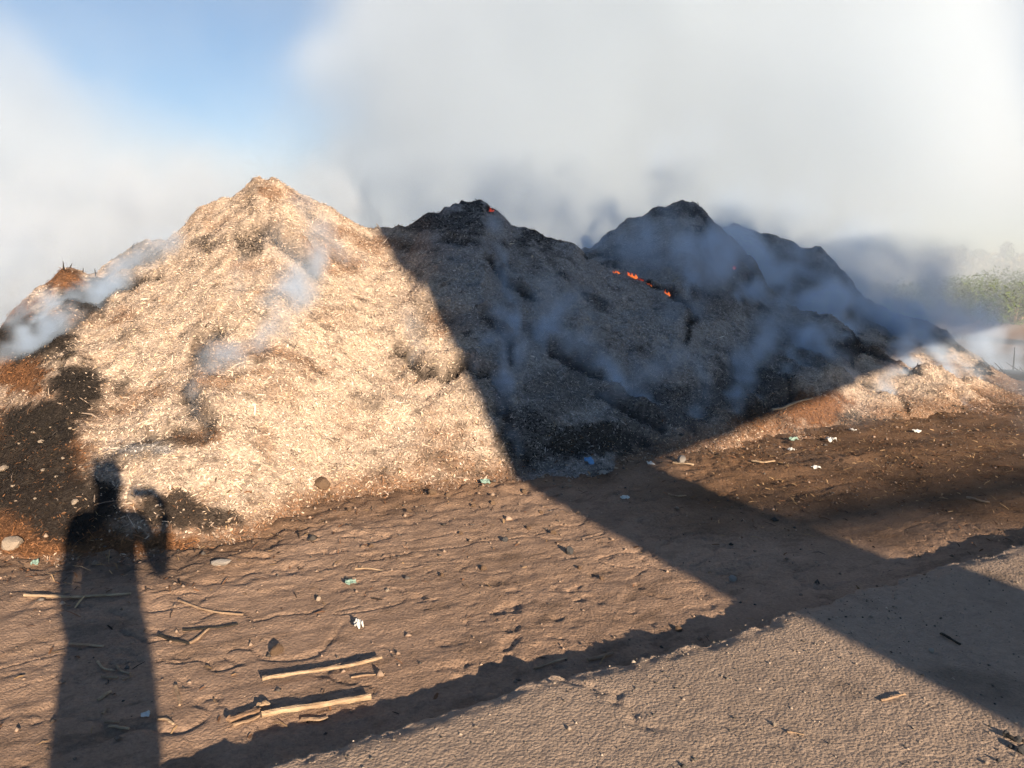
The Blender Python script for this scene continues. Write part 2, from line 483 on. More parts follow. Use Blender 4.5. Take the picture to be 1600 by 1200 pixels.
# char, brown and ash patches in the stack of chips: (u, v, ru, rv, strength, kind)
PATCH = [
    (118, 612, 46, 44, 1.0, 'dark'), (60, 668, 70, 45, 0.95, 'dark'), (30, 590, 45, 30, 0.9, 'red'), (30, 745, 100, 70, 0.8, 'dark'), (40, 720, 110, 90, 0.8, 'red'),
    (110, 790, 80, 55, 0.8, 'dark'), (60, 830, 140, 45, 0.9, 'red'), (275, 795, 60, 26, 0.75, 'dark'), (330, 815, 40, 20, 0.7, 'dark'),
    (180, 850, 160, 20, 0.9, 'red'), (225, 703, 50, 10, 0.6, 'ash'), (50, 530, 70, 40, 0.9, 'dark'), (130, 470, 45, 26, 0.85, 'dark'), (90, 440, 40, 18, 0.8, 'red'),
    (20, 500, 40, 40, 0.8, 'red'), (200, 400, 60, 20, 0.5, 'dark'), (160, 450, 40, 14, 0.8, 'dark'),
    (395, 382, 28, 22, 0.6, 'dark'), (328, 378, 28, 12, 0.5, 'dark'), (420, 300, 26, 10, 0.55, 'red'), (385, 315, 14, 14, 0.4, 'dark'), (335, 350, 20, 10, 0.3, 'red'),
    (335, 550, 34, 22, 0.45, 'red'), (315, 680, 40, 16, 0.6, 'red'), (270, 690, 60, 9, 0.5, 'dark'), (440, 610, 30, 25, 0.3, 'red'), (195, 605, 14, 20, 0.5, 'dark'),
    (520, 500, 40, 20, 0.25, 'red'), (430, 420, 20, 10, 0.3, 'red'), (660, 760, 40, 9, 0.5, 'red'), (415, 690, 20, 30, 0.35, 'red'), (690, 690, 30, 14, 0.3, 'red'),
    (700, 350, 70, 22, 0.7, 'dark'), (750, 322, 30, 12, 0.8, 'dark'), (850, 370, 60, 18, 0.7, 'dark'), (880, 610, 60, 40, 0.5, 'dark'), (830, 680, 60, 50, 0.7, 'dark'),
    (930, 690, 90, 30, 0.85, 'dark'), (1000, 640, 50, 40, 0.6, 'dark'), (1060, 640, 60, 40, 0.7, 'dark'), (1170, 610, 70, 50, 0.75, 'dark'), (1110, 470, 40, 30, 0.5, 'dark'),
    (1090, 370, 24, 18, 0.7, 'dark'), (980, 370, 60, 30, 0.4, 'ash'), (1250, 540, 90, 40, 0.5, 'dark'), (1330, 540, 20, 30, 0.8, 'dark'), (1200, 420, 80, 40, 0.55, 'dark'),
    (1300, 440, 60, 40, 0.6, 'dark'), (1400, 500, 70, 24, 0.6, 'dark'), (1480, 535, 40, 18, 0.8, 'dark'), (1545, 572, 22, 10, 0.9, 'dark'),
    (1275, 640, 60, 30, 0.95, 'red'), (1200, 660, 70, 22, 0.8, 'red'), (1360, 662, 60, 16, 0.6, 'dark'), (1130, 690, 90, 14, 0.7, 'red'),
    (760, 600, 60, 60, 0.3, 'dark'), (620, 580, 18, 10, 0.3, 'dark'),
]


def to_surface(u, v):
    """first point of the heap or the earth along a pixel's ray"""
    d = ray(u, v)
    ys = np.arange(1.4, 17.0, 0.015)
    x = d[0] * ys; z = CAM_Z + d[2] * ys
    h = np.maximum(heap_base(x, ys), 0.0)
    k = np.nonzero(z <= h)[0]
    y = ys[k[0]] if len(k) else 14.0
    return np.array([d[0] * y, y, CAM_Z + d[2] * y])


def heap_base(x, y):
    w = 0.10 * fbm(x * 1.3, y * 1.3, 3, 201); w2 = 0.10 * fbm(x * 1.3 + 40, y * 1.3, 3, 202)
    z = LAY[0].z(x + w * 0.3, y + w2)
    for k in (1, 2, 3):
        z = smax(z, LAY[k].z(x + w * 0.5, y + w2), 0.10)
    return z


KNOLL = [(to_surface(u, v), r, h) for u, v, r, h in [(1305, 605, .45, .20), (1450, 600, .40, .24), (1235, 628, .40, .20), (1530, 612, .40, .16), (1370, 610, .30, -.12), (1120, 682, .5, .14), (1180, 655, .3, .14),
         (1275, 640, .35, .16), (1060, 690, .35, .10), (1490, 628, .35, .12), (1400, 640, .4, .12), (880, 690, .5, .10), (960, 670, .4, .10), (640, 700, .6, .06), (540, 640, .6, .08), (300, 640, .5, .09), (430, 480, .5, .08), (240, 740, .5, .08), (700, 480, .5, .08), (880, 480, .5, .08), (1000, 560, .6, .10)]]
lip_seg = []
for pts, wd, dp, ch in LIPS:
    P = [to_surface(u, v) for u, v in pts]
    for p, q in zip(P[:-1], P[1:]):
        if np.linalg.norm(p - q) < 2.0:
            lip_seg.append((p, q, wd, dp, ch))


def heap_fields(x, y):
    """height, burnt-ness, brown-ness, ash of the heap at (x, y)"""
    z = heap_base(x, y)
    body = sstep(0.05, 0.5, z)
    z = z + body * (0.07 * fbm(x * 1.1, y * 0.9, 3, 211) + 0.035 * (ridged(x * 1.7 + 0.4 * fbm(x, y, 2, 215), y * 1.2, 2, 212) - 0.3)
                    + 0.05 * fbm(x * 4.5, y * 4.5, 3, 213) + 0.028 * fbm(x * 12, y * 12, 2, 214))
    z = z + sstep(-0.05, 0.15, z) * (0.012 * n2(x * 24, y * 24, 216))
    for kp, kr, kh in KNOLL:
        z = z + kh * np.exp(-(((x - kp[0]) / kr) ** 2 + ((y - kp[1]) / (kr * 0.8)) ** 2)) * (0.7 + 0.6 * n2(x * 4, y * 4, 217))
    char = np.zeros_like(x)
    wx = x + 0.07 * fbm(x * 5, y * 5, 3, 221); wy = y + 0.09 * fbm(x * 5 + 9, y * 5, 3, 222)
    for p, q, wd, dp, ch in lip_seg:
        d = q[:2] - p[:2]; L = max(np.dot(d, d), 1e-6)
        m = (np.abs(x - (p[0] + q[0]) / 2) < 1.6) & (np.abs(y - (p[1] + q[1]) / 2) < 1.6)
        if not m.any():
            continue
        xx = wx[m]; yy = wy[m]
        t = np.clip(((xx - p[0]) * d[0] + (yy - p[1]) * d[1]) / L, 0, 1)
        px = xx - p[0] - t * d[0]; py = yy - p[1] - t * d[1]
        r = np.hypot(px, py)
        side = py - 0.3 * wd
        wd = wd * 0.75; dp = dp * 0.9
        z[m] += -dp * np.exp(-(r / wd) ** 2) + dp * 1.1 * np.exp(-((px / (wd * 1.5)) ** 2 + ((py - wd * 1.4) / (wd * 1.0)) ** 2))
        char[m] = np.maximum(char[m], ch * np.exp(-(r / (wd * 1.1)) ** 2))
    return z, char


hx = axis([(-11, -6.5, 0.09), (-6.5, 7.5, 0.034), (7.5, 13, 0.09)])
hy = axis([(3.6, 11.2, 0.033), (11.2, 14, 0.06), (14, 19, 0.2)])
HX, HY = np.meshgrid(hx, hy)
HZ, HC = heap_fields(HX, HY)


def heap_colour(x, y, z, char, jitter=0):
    u, v = project(x, y, z)
    k = 1.0
    uw = u + 16 * fbm(x * 4, y * 4 + z * 4, 4, 231) + 10 * n2(x * 16, (y + z) * 12, 233); vw = v + 13 * fbm(x * 4 + 5, y * 4 - z * 4, 4, 232) + 8 * n2(x * 16, (y + z) * 12, 234)
    dark = np.array(char); red = np.zeros_like(u); ash = np.zeros_like(u)
    for pu, pv, ru, rv, stg, kd in PATCH:
        g = min(1.0, stg * (1.2 if pu < 640 or pu > 1230 else 1.0)) * sstep(1.25, 0.72, np.hypot((uw - pu) / ru, (vw - pv) / rv))
        if kd == 'dark': dark = np.maximum(dark, g)
        elif kd == 'red': red = np.maximum(red, g)
        else: ash = np.maximum(ash, g)
    # slope inside the wall's shadow: shade grey painted into the colour, with some char
    sel = sstep(640, 720, u - (v - 400) * 0.42 + 30 * fbm(x, y + z, 3, 235)) * sstep(1330, 1230, u + (v - 620) * 0.8)
    sel = sel * np.where(u > 960, sstep(15, -45, v - (712 - (u - 1000) * 0.447) + 25 * fbm(x * 3, (y + z) * 3, 3, 246)), 1.0)  # painted grey ends along the lintel's shadow line, brown litter below
    dark = np.maximum(dark, np.clip(0.10 * sel + 0.6 * sel * sstep(0.15, 0.6, fbm(x * 2.2, (y + z) * 2.0, 4, 236)), 0, 1))
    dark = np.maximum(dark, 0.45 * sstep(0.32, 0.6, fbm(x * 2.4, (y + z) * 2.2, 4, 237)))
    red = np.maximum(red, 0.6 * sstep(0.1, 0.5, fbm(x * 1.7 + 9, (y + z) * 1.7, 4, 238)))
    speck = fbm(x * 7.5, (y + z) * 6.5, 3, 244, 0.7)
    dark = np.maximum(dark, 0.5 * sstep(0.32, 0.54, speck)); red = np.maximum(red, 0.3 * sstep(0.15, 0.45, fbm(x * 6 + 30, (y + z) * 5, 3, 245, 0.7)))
    ash = np.maximum(ash, 0.7 * sel)  # shade grey goes in through the ash weight
    # thin brown skirt along the toe
    red = np.maximum(red, 0.7 * sstep(0.22, 0.03, z + 0.08 * fbm(x * 3, y * 3, 3, 239)))
    return dark, red, ash


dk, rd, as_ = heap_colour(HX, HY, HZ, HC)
T_TAN = np.array([0.57, 0.445, 0.345]); T_RED = np.array([0.20, 0.095, 0.045]); T_DARK = np.array([0.032, 0.026, 0.022]); T_ASH_SHADE = np.array([0.43, 0.42, 0.415])  # the ash tone doubles as the painted shade grey


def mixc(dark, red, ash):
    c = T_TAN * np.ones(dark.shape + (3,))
    for w, t in ((red, T_RED), (ash, T_ASH_SHADE), (dark, T_DARK)):
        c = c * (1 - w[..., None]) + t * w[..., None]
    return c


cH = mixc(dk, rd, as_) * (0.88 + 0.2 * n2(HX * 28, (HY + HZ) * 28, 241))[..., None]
cH = np.concatenate([cH, np.ones(HX.shape + (1,))], -1)
HZc = np.maximum(HZ, -0.12)
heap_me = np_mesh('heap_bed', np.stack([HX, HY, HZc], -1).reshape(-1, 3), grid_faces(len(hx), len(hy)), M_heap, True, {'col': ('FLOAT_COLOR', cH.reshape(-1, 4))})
heap = empty('chip_heap', (0, 8.5, 0), 'long smouldering heap of pale chopped chips with charred ridges and several peaks', 'heap')
bed = link('chip_bed', heap_me, heap)
bed.matrix_parent_inverse = Matrix.Translation((0, -8.5, 0))


def bil(A, x, y):
    ix = np.clip(np.searchsorted(hx, x) - 1, 0, len(hx) - 2); iy = np.clip(np.searchsorted(hy, y) - 1, 0, len(hy) - 2)
    fx = ((x - hx[ix]) / (hx[ix + 1] - hx[ix])).clip(0, 1); fy = ((y - hy[iy]) / (hy[iy + 1] - hy[iy])).clip(0, 1)
    return (A[iy, ix] * (1 - fx) + A[iy, ix + 1] * fx) * (1 - fy) + (A[iy + 1, ix] * (1 - fx) + A[iy + 1, ix + 1] * fx) * fy


def surf_z(x, y):
    x = np.atleast_1d(np.asarray(x, float)); y = np.atleast_1d(np.asarray(y, float))
    return np.maximum(bil(HZ, x, y), ground_z(x, y))


GZY, GZX = np.gradient(HZ, hy, hx)


def slivers(px, py, pz, nrm, length, width, col, tilt, lift):
    """one bent six-cornered chip per point"""
    n = len(px)
    yaw = rng.uniform(0, 2 * np.pi, n)
    t = np.stack([np.cos(yaw), np.sin(yaw), np.zeros(n)], -1)
    t = t - nrm * (t * nrm).sum(-1, keepdims=True); t /= np.linalg.norm(t, axis=-1, keepdims=True)
    b = np.cross(nrm, t)
    ti = rng.normal(0, tilt, n)[:, None]; ro = rng.normal(0, tilt * 1.3, n)[:, None]
    t2 = t * np.cos(ti) + nrm * np.sin(ti); n2_ = nrm * np.cos(ti) - t * np.sin(ti)
    b2 = b * np.cos(ro) + n2_ * np.sin(ro); n3_ = n2_ * np.cos(ro) - b * np.sin(ro)
    c = np.stack([px, py, pz], -1) + nrm * (lift[:, None])
    hl = (length / 2)[:, None]; hw = (width / 2)[:, None]
    bend = n3_ * (length * rng.uniform(0.0, 0.16, n))[:, None]
    V = np.stack([c - t2 * hl - b2 * hw * 0.7, c - t2 * hl + b2 * hw * 0.6, c + bend + b2 * hw, c + bend - b2 * hw, c + t2 * hl - b2 * hw * 0.6, c + t2 * hl + b2 * hw * 0.5], 1)
    i = np.arange(n)[:, None] * 6
    Fq = np.concatenate([i + np.array([[0, 3, 2, 1]]), i + np.array([[3, 4, 5, 2]])], 0)
    Cc = np.repeat(np.concatenate([col, np.ones((n, 1))], -1)[:, None], 6, 1)
    return V.reshape(-1, 3), Fq, Cc.reshape(-1, 4)


# loose chips over the slope, denser where the slope faces the yard
NC = 1300000
cx = rng.uniform(-9, 10.5, NC); cyy = rng.uniform(4.0, 14.2, NC)
cz = bil(HZ, cx, cyy)
gxn = bil(GZX, cx, cyy); gyn = bil(GZY, cx, cyy)
nr = np.stack([-gxn, -gyn, np.ones(NC)], -1); area = np.linalg.norm(nr, axis=-1); nr /= area[:, None]
toc = np.stack([-cx, -cyy, CAM_Z - cz], -1); dist = np.linalg.norm(toc, axis=-1); facing = (nr * toc).sum(-1) / dist
cu, cv = project(cx, cyy, cz)
keep = (cz > -0.02) & (facing > -0.12) & (cu > -250) & (cu < 1800)
prob = np.clip(area / 1.6, 0, 1) * np.clip((7.0 / dist) ** 1.0, 0.25, 1)
keep &= rng.uniform(0, 1, NC) < prob
cx, cyy, cz, nr, dist = cx[keep], cyy[keep], cz[keep], nr[keep], dist[keep]
if len(cx) > 330000:
    k = rng.choice(len(cx), 330000, replace=False); cx, cyy, cz, nr, dist = cx[k], cyy[k], cz[k], nr[k], dist[k]
n = len(cx)
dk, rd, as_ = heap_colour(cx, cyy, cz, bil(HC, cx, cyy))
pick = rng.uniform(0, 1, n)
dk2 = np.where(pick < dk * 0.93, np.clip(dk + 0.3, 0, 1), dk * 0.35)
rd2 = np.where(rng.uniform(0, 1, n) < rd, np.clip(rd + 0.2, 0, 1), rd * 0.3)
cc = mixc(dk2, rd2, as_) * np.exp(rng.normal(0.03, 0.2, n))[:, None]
yel = (rng.uniform(0, 1, n) < 0.12)[:, None]
cc = np.where(yel, cc * np.array([1.05, 0.98, 0.82]), cc)
cc = np.clip(cc, 0.008, 0.78)
lng = np.where(rng.uniform(0, 1, n) < 0.02, rng.uniform(2.5, 5.0, n), 1.0)
V, Fq, Cc = slivers(cx, cyy, cz, nr, lng * np.clip(rng.lognormal(-4.05, 0.42, n), 0.008, 0.06), np.clip(rng.lognormal(-5.15, 0.4, n), 0.003, 0.014), cc, 0.30, rng.uniform(-0.002, 0.014, n))
chips = link('loose_chips', np_mesh('loose_chips', V, Fq, M_chip, False, {'col': ('FLOAT_COLOR', Cc)}), heap, kind='stuff')
chips.matrix_parent_inverse = Matrix.Translation((0, -8.5, 0))

# straw and bark litter trodden into the earth along the toe
NL = 60000
lx = rng.uniform(-5, 9, NL); ly = rng.uniform(2.2, 11, NL)
d = toe_y(lx / ly) - ly
lu, lv = project(lx, ly, np.zeros(NL))
pr = np.exp(-np.maximum(d, 0) / 0.45) * 0.8 + 0.05 + 0.85 * sstep(950, 1150, lu) * sstep(880, 740, lv)
sN = sn(lx, ly)[1]
keep = (d > -0.4) & (sN > 0.05) & (lu > -60) & (lu < 1660) & (rng.uniform(0, 1, NL) < pr * np.clip(0.55 + 0.9 * fbm(lx * 1.5, ly * 1.5, 3, 251), 0.08, 1))
lx, ly = lx[keep], ly[keep]; n = len(lx)
lz = surf_z(lx, ly)
kind_ = rng.uniform(0, 1, n)
cl = np.where((kind_ < 0.45)[:, None], np.array([0.17, 0.085, 0.045]), np.where((kind_ < 0.75)[:, None], np.array([0.36, 0.23, 0.12]), np.array([0.05, 0.035, 0.028])))
cl = np.clip(cl * np.exp(rng.normal(0, 0.3, n))[:, None], 0.01, 0.7)
up = np.tile(np.array([[0, 0, 1.0]]), (n, 1))
V, Fq, Cc = slivers(lx, ly, lz, up, np.clip(rng.lognormal(-3.3, 0.5, n), 0.012, 0.12), np.clip(rng.lognormal(-5.0, 0.4, n), 0.003, 0.015), cl, 0.25, rng.uniform(0.0, 0.008, n))
link('straw_litter', np_mesh('straw_litter', V, Fq, M_chip, False, {'col': ('FLOAT_COLOR', Cc)}), label='brown straw and bark litter strewn over the earth below the heap', cat='litter', kind='stuff')

# loose crumbs of earth and grit
def crumbs(px, py, pz, size, col, name, label):
    n = len(px)
    oc = np.array([[1, 0, 0], [-1, 0, 0], [0, 1, 0], [0, -1, 0], [0, 0, 1], [0, 0, -0.6]], float)
    of = np.array([[0, 2, 4], [2, 1, 4], [1, 3, 4], [3, 0, 4], [2, 0, 5], [1, 2, 5], [3, 1, 5], [0, 3, 5]])
    V = oc[None] * size[:, None, None] * rng.uniform(0.6, 1.3, (n, 6, 1))
    an = rng.uniform(0, 6.28, n); c_, s_ = np.cos(an)[:, None], np.sin(an)[:, None]
    V = np.stack([V[..., 0] * c_ - V[..., 1] * s_, V[..., 0] * s_ + V[..., 1] * c_, V[..., 2] * 0.8], -1) + np.stack([px, py, pz + size * 0.25], -1)[:, None]
    Fq = (np.arange(n)[:, None, None] * 6 + of[None]).reshape(-1, 3)
    C = np.repeat(np.concatenate([col, np.ones((n, 1))], -1)[:, None], 6, 1)
    link(name, np_mesh(name, V.reshape(-1, 3), Fq, M_chip, False, {'col': ('FLOAT_COLOR', C.reshape(-1, 4))}), label=label, cat='grit', kind='stuff')


nK = 26000
kx = rng.uniform(-5.5, 6.5, nK); ky = rng.uniform(1.7, 9.0, nK)
kd = toe_y(kx / ky) - ky; ku, kv = project(kx, ky, 0 * kx)
cl_ = 0.12 + 0.5 * np.clip(fbm(kx * 2.2, ky * 2.2, 3, 261), 0, 1) + 0.5 * np.exp(-np.maximum(kd, 0) / 0.5)
km = (kd > -0.15) & (sn(kx, ky)[1] > 0.04) & (ku > -80) & (ku < 1680) & (rng.uniform(0, 1, nK) < cl_)
kx, ky = kx[km], ky[km]; nK = len(kx)
kc = np.where((rng.uniform(0, 1, nK) < 0.75)[:, None], np.array([0.27, 0.195, 0.145]), np.array([0.10, 0.085, 0.075])) * np.exp(rng.normal(0, 0.25, nK))[:, None]
crumbs(kx, ky, surf_z(kx, ky), np.clip(rng.lognormal(-5.1, 0.55, nK), 0.0025, 0.03), kc, 'earth_crumbs', 'loose brown crumbs of earth scattered over the trodden ground')
nK = 2600
ks = rng.uniform(-0.3, 4.4, nK); kn = -rng.uniform(0.03, 2.4, nK) * rng.uniform(0, 1, nK) ** 0.6
kx = E0[0] + ks * SD[0] + kn * ND[0]; ky = E0[1] + ks * SD[1] + kn * ND[1]
kc = np.where((rng.uniform(0, 1, nK) < 0.6)[:, None], np.array([0.30, 0.24, 0.19]), np.array([0.08, 0.07, 0.06])) * np.exp(rng.normal(0, 0.25, nK))[:, None]
crumbs(kx, ky, np.full(nK, SLAB + 0.0005), np.clip(rng.lognormal(-5.7, 0.45, nK), 0.0015, 0.012), kc, 'slab_grit', 'fine grit scattered on the concrete slab')

# ------------------------------------------------------------------ small things: builders
def tube_np(path, rad, sides=8, jag=0.12, seed=0, flat=1.0):
    r_ = np.random.default_rng(seed)
    path = np.asarray(path, float); n = len(path)
    rad = np.broadcast_to(rad, (n,))
    V = []
    for i in range(n):
        t = path[min(i + 1, n - 1)] - path[max(i - 1, 0)]; t /= np.linalg.norm(t) + 1e-9
        b = np.cross(t, [0, 0, 1.0]); b /= np.linalg.norm(b) + 1e-9; c = np.cross(b, t)
        for k in range(sides):
            an = 2 * math.pi * k / sides
            rr = rad[i] * (1 + jag * r_.uniform(-1, 1))
            V.append(path[i] + b * math.cos(an) * rr + c * math.sin(an) * rr * flat)
    Fq = []
    for i in range(n - 1):
        for k in range(sides):
            Fq.append((i * sides + k, i * sides + (k + 1) % sides, (i + 1) * sides + (k + 1) % sides, (i + 1) * sides + k))
    caps = []
    for base_i, sg in ((0, -1), (n - 1, 1)):
        for k in range(1, sides - 1, 2):
            q = [base_i * sides, base_i * sides + k, base_i * sides + k + 1, base_i * sides + min(k + 2, sides - 1)]
            caps.append(tuple(q if sg > 0 else q[::-1]))
    return np.array(V), Fq + caps


def py_mesh(name, V, Fq, mat, smooth=False):
    me = bpy.data.meshes.new(name)
    me.from_pydata([tuple(v) for v in V], [], [tuple(dict.fromkeys(f)) for f in Fq if len(set(f)) > 2])
    me.materials.append(mat)
    if smooth:
        me.polygons.foreach_set('use_smooth', np.ones(len(me.polygons), bool))
    me.update()
    return me


def on_slab(x, y):
    s, n = sn(x, y)
    return n < edge_off(np.atleast_1d(np.asarray(s, float)))[0] - 0.02


def rest_z(x, y):
    if on_slab(x, y):
        return SLAB + 0.002
    return float(surf_z(x, y)[0])


def place(u, v):
    """where a photo pixel meets slab, earth or heap"""
    p = hit(u, v, SLAB)
    if p[1] > 0 and on_slab(p[0], p[1]):
        return np.array([p[0], p[1], SLAB + 0.002])
    p = to_surface(u, v)
    return np.array([p[0], p[1], rest_z(p[0], p[1])])


M_pale = plain('peeled_wood', (0.30, 0.20, 0.12), (0.54, 0.40, 0.265), 28, 0.85, 0.8, 90, stretch=(0.35, 1.6, 1.6))
M_bark = plain('bark', (0.20, 0.12, 0.07), (0.34, 0.22, 0.14), 25, 0.9, 0.8, 60)
M_twig = plain('dry_twig', (0.26, 0.17, 0.11), (0.40, 0.28, 0.18), 30, 0.9, 0.6, 80)
M_burnt = plain('charred_wood', (0.012, 0.011, 0.010), (0.04, 0.035, 0.03), 30, 0.8, 0.9, 50)
M_stone = plain('grey_stone', (0.28, 0.25, 0.22), (0.40, 0.36, 0.32), 18, 0.85, 0.6, 50)
M_lstone = plain('pale_stone', (0.26, 0.20, 0.15), (0.44, 0.36, 0.28), 22, 0.85, 0.6, 60)
M_dstone = plain('brown_clod', (0.15, 0.095, 0.06), (0.24, 0.16, 0.105), 30, 0.95, 0.9, 60)
M_kstone = plain('dark_stone', (0.05, 0.05, 0.055), (0.10, 0.095, 0.09), 30, 0.8, 0.6, 60)
M_paper = plain('white_plastic', (0.50, 0.49, 0.46), (0.72, 0.71, 0.67), 15, 0.5, 0.3, 40, 0.4)
M_teal = plain('teal_plastic', (0.15, 0.24, 0.20), (0.26, 0.36, 0.30), 20, 0.5, 0.3, 40, 0.4)
M_blue = plain('blue_plastic', (0.10, 0.26, 0.50), (0.18, 0.36, 0.62), 20, 0.5, 0.3, 40, 0.4)


def stick(name, pts, r, mat, label, cat, group=None, taper=0.8, seed=0, lift=0.9, parts=(), flat=0.8, wob=0.35):
    """a stick lying along photo pixels"""
    P = np.array([place(u, v) for u, v in pts])
    L = np.concatenate([[0], np.cumsum(np.linalg.norm(np.diff(P, axis=0), axis=1))])
    m = max(7, int(L[-1] / 0.035))
    t = np.linspace(0, L[-1], m)
    Q = np.stack([np.interp(t, L, P[:, k]) for k in range(3)], -1)
    r_ = np.random.default_rng(seed + 11)
    zz = np.array([rest_z(x, y) for x, y in Q[:, :2]])
    straight = np.linspace(np.percentile(zz[: m // 2 + 1], 80), np.percentile(zz[m // 2:], 80), m)
    Q[:, 2] = np.maximum(straight, zz - r * 0.8) + r * lift
    w = np.cumsum(r_.normal(0, 1, (m, 2)), 0); w -= np.linspace(0, 1, m)[:, None] * w[-1]
    Q[:, :2] += w * r * wob * 0.6; Q[:, 2] += 0.25 * r * np.sin(np.linspace(0, 5 + seed % 3, m) + seed)
    rad = r * np.linspace(1, taper, m) * (1 + 0.10 * r_.normal(0, 1, m)).clip(0.75, 1.3)
    c = Q.mean(0); c[2] = zz.mean()
    V, Fq = tube_np(Q - c, rad, 8, 0.16, seed, flat)
    o = link(name, py_mesh(name, V, Fq, mat, False), None, label, cat, group)
    o.location = tuple(c)
    return o


def lump_mesh(name, mat, seed, sub=2, rough=0.35, sharp=True):
    bm = bmesh.new()
    bmesh.ops.create_icosphere(bm, subdivisions=sub, radius=1.0)
    P = np.array([v.co[:] for v in bm.verts])
    f = fbm3(P[:, 0] * 1.1 + seed * 3.1, P[:, 1] * 1.1 + seed, P[:, 2] * 1.1, 3, seed)
    P = P * (1 + rough * f)[:, None]
    if sharp:                                     # a few flat broken faces
        r_ = np.random.default_rng(seed)
        for _ in range(7):
            d_ = r_.normal(0, 1, 3); d_ /= np.linalg.norm(d_); h_ = r_.uniform(0.6, 0.85)
            o_ = np.maximum(P @ d_ - h_, 0)
            P = P - o_[:, None] * d_
    for v, p in zip(bm.verts, P):
        v.co = p
    me = bpy.data.meshes.new(name); bm.to_mesh(me); bm.free(); me.materials.append(mat)
    return me


def stone(u, v, size, mat, label, group=None, name='stone', cat='stone', flat=0.6, seed=1, me=None, rz=None, w=1.0):
    p = place(u, v)
    o = link(name, me or lump_mesh(name, mat, seed), None, label, cat, group)
    size = size * 0.72
    o.scale = (size * w, size * 0.8, size * flat)
    o.rotation_euler = (0, 0, seed * 1.3 if rz is None else rz)
    o.location = (p[0], p[1], p[2] + size * flat * 0.45)
    return o


def litter(u, v, w, d_, mat, label, seed, name='litter_scrap', cat='litter', group=None, crump=0.4, rz=0.3, tilt=0.2):
    """crumpled scrap with thickness"""
    g = 9
    xs, ys = np.meshgrid(np.linspace(-1, 1, g), np.linspace(-1, 1, g))
    e = 1 - 0.25 * (fbm(xs * 1.5 + seed * 7, ys * 1.5, 2, seed) + 0.5)
    hz = crump * (ridged(xs * 1.1 + seed * 3, ys * 1.1 + seed, 3, seed)) * min(w, d_)
    top = np.stack([xs * e * w / 2, ys * e * d_ / 2, hz - hz.min() + 0.003], -1).reshape(-1, 3)
    bot = top - np.array([0, 0, 0.002])
    f = grid_faces(g, g); n_ = g * g
    ring = list(range(g)) + [k * g + g - 1 for k in range(1, g)] + [n_ - 1 - k for k in range(1, g)] + [k * g for k in range(g - 2, 0, -1)]
    Fq = [tuple(q) for q in f] + [tuple(q[::-1] + n_) for q in f] + [(ring[i], ring[i] + n_, ring[(i + 1) % len(ring)] + n_, ring[(i + 1) % len(ring)]) for i in range(len(ring))]
    p = place(u, v)
    o = link(name, py_mesh(name, np.vstack([top, bot]), Fq, mat), None, label, cat, group)
    o.location = tuple(p + np.array([0, 0, 0.002])); o.rotation_euler = (tilt, 0, rz)
    return o


# ---- sticks and scraps on the earth
stick('stick', [(410, 1068), (460, 1060), (505, 1053), (550, 1047), (597, 1036)], 0.010, M_pale, 'long pale peeled stick, slightly bent, on bare earth near the slab edge', 'stick', seed=1, taper=0.8, lift=1.9)
stick('stick', [(408, 1126), (450, 1117), (520, 1108), (580, 1100)], 0.0125, M_pale, 'straight pale stick with a sawn end lying beside a strip of bark', 'stick', seed=2, taper=1.05, lift=1.8)
stick('bark_strip', [(356, 1130), (375, 1126), (408, 1120)], 0.017, M_bark, 'ragged brown bark strip at the end of the straight pale stick', 'bark', seed=3, taper=0.6, flat=0.5, lift=1.2)
stick('bark_strip', [(362, 1137), (385, 1131), (406, 1124)], 0.011, M_twig, 'narrow tan bark sliver in front of the ragged brown bark strip', 'bark', seed=33, taper=0.5, flat=0.5, lift=0.6)
stick('wood_stub', [(405, 1110), (422, 1108)], 0.012, M_pale, 'short pale stub of wood behind the straight pale stick', 'wood', seed=4, lift=1.6)
stick('twig', [(549, 1064), (575, 1061), (601, 1058)], 0.005, M_twig, 'thin brown twig beside the long bent pale stick', 'twig', seed=5)
stick('bark_strip', [(470, 1126), (495, 1127), (512, 1124)], 0.010, M_twig, 'small curled bark flake in front of the straight pale stick', 'bark', seed=6, flat=0.5)
stick('stick', [(40, 936), (75, 938), (112, 939), (150, 936), (205, 933)], 0.009, M_pale, 'thin pale stick half in the person shadow near the burnt patch', 'stick', seed=7, lift=1.2)
stick('twig', [(280, 943), (315, 955), (345, 960), (380, 962)], 0.007, M_twig, 'long curved bare twig pressed into the pale earth', 'twig', seed=8)
stick('twig', [(297, 1008), (310, 998), (326, 986)], 0.008, M_twig, 'short thick twig leaning across a forked twig', 'twig', seed=9)
stick('twig', [(248, 996), (270, 1004), (296, 1009)], 0.007, M_burnt, 'dark twig meeting the short thick twig at its foot', 'twig', seed=10)
stick('twig', [(288, 986), (320, 984), (345, 981), (372, 976)], 0.007, M_burnt, 'blackened twig with a kink behind the short thick twig', 'twig', seed=11, wob=0.8)
stick('stick', [(108, 1006), (135, 1009), (162, 1012)], 0.008, M_pale, 'flat pale slat lying wholly inside the person shadow', 'stick', seed=12, flat=0.5)
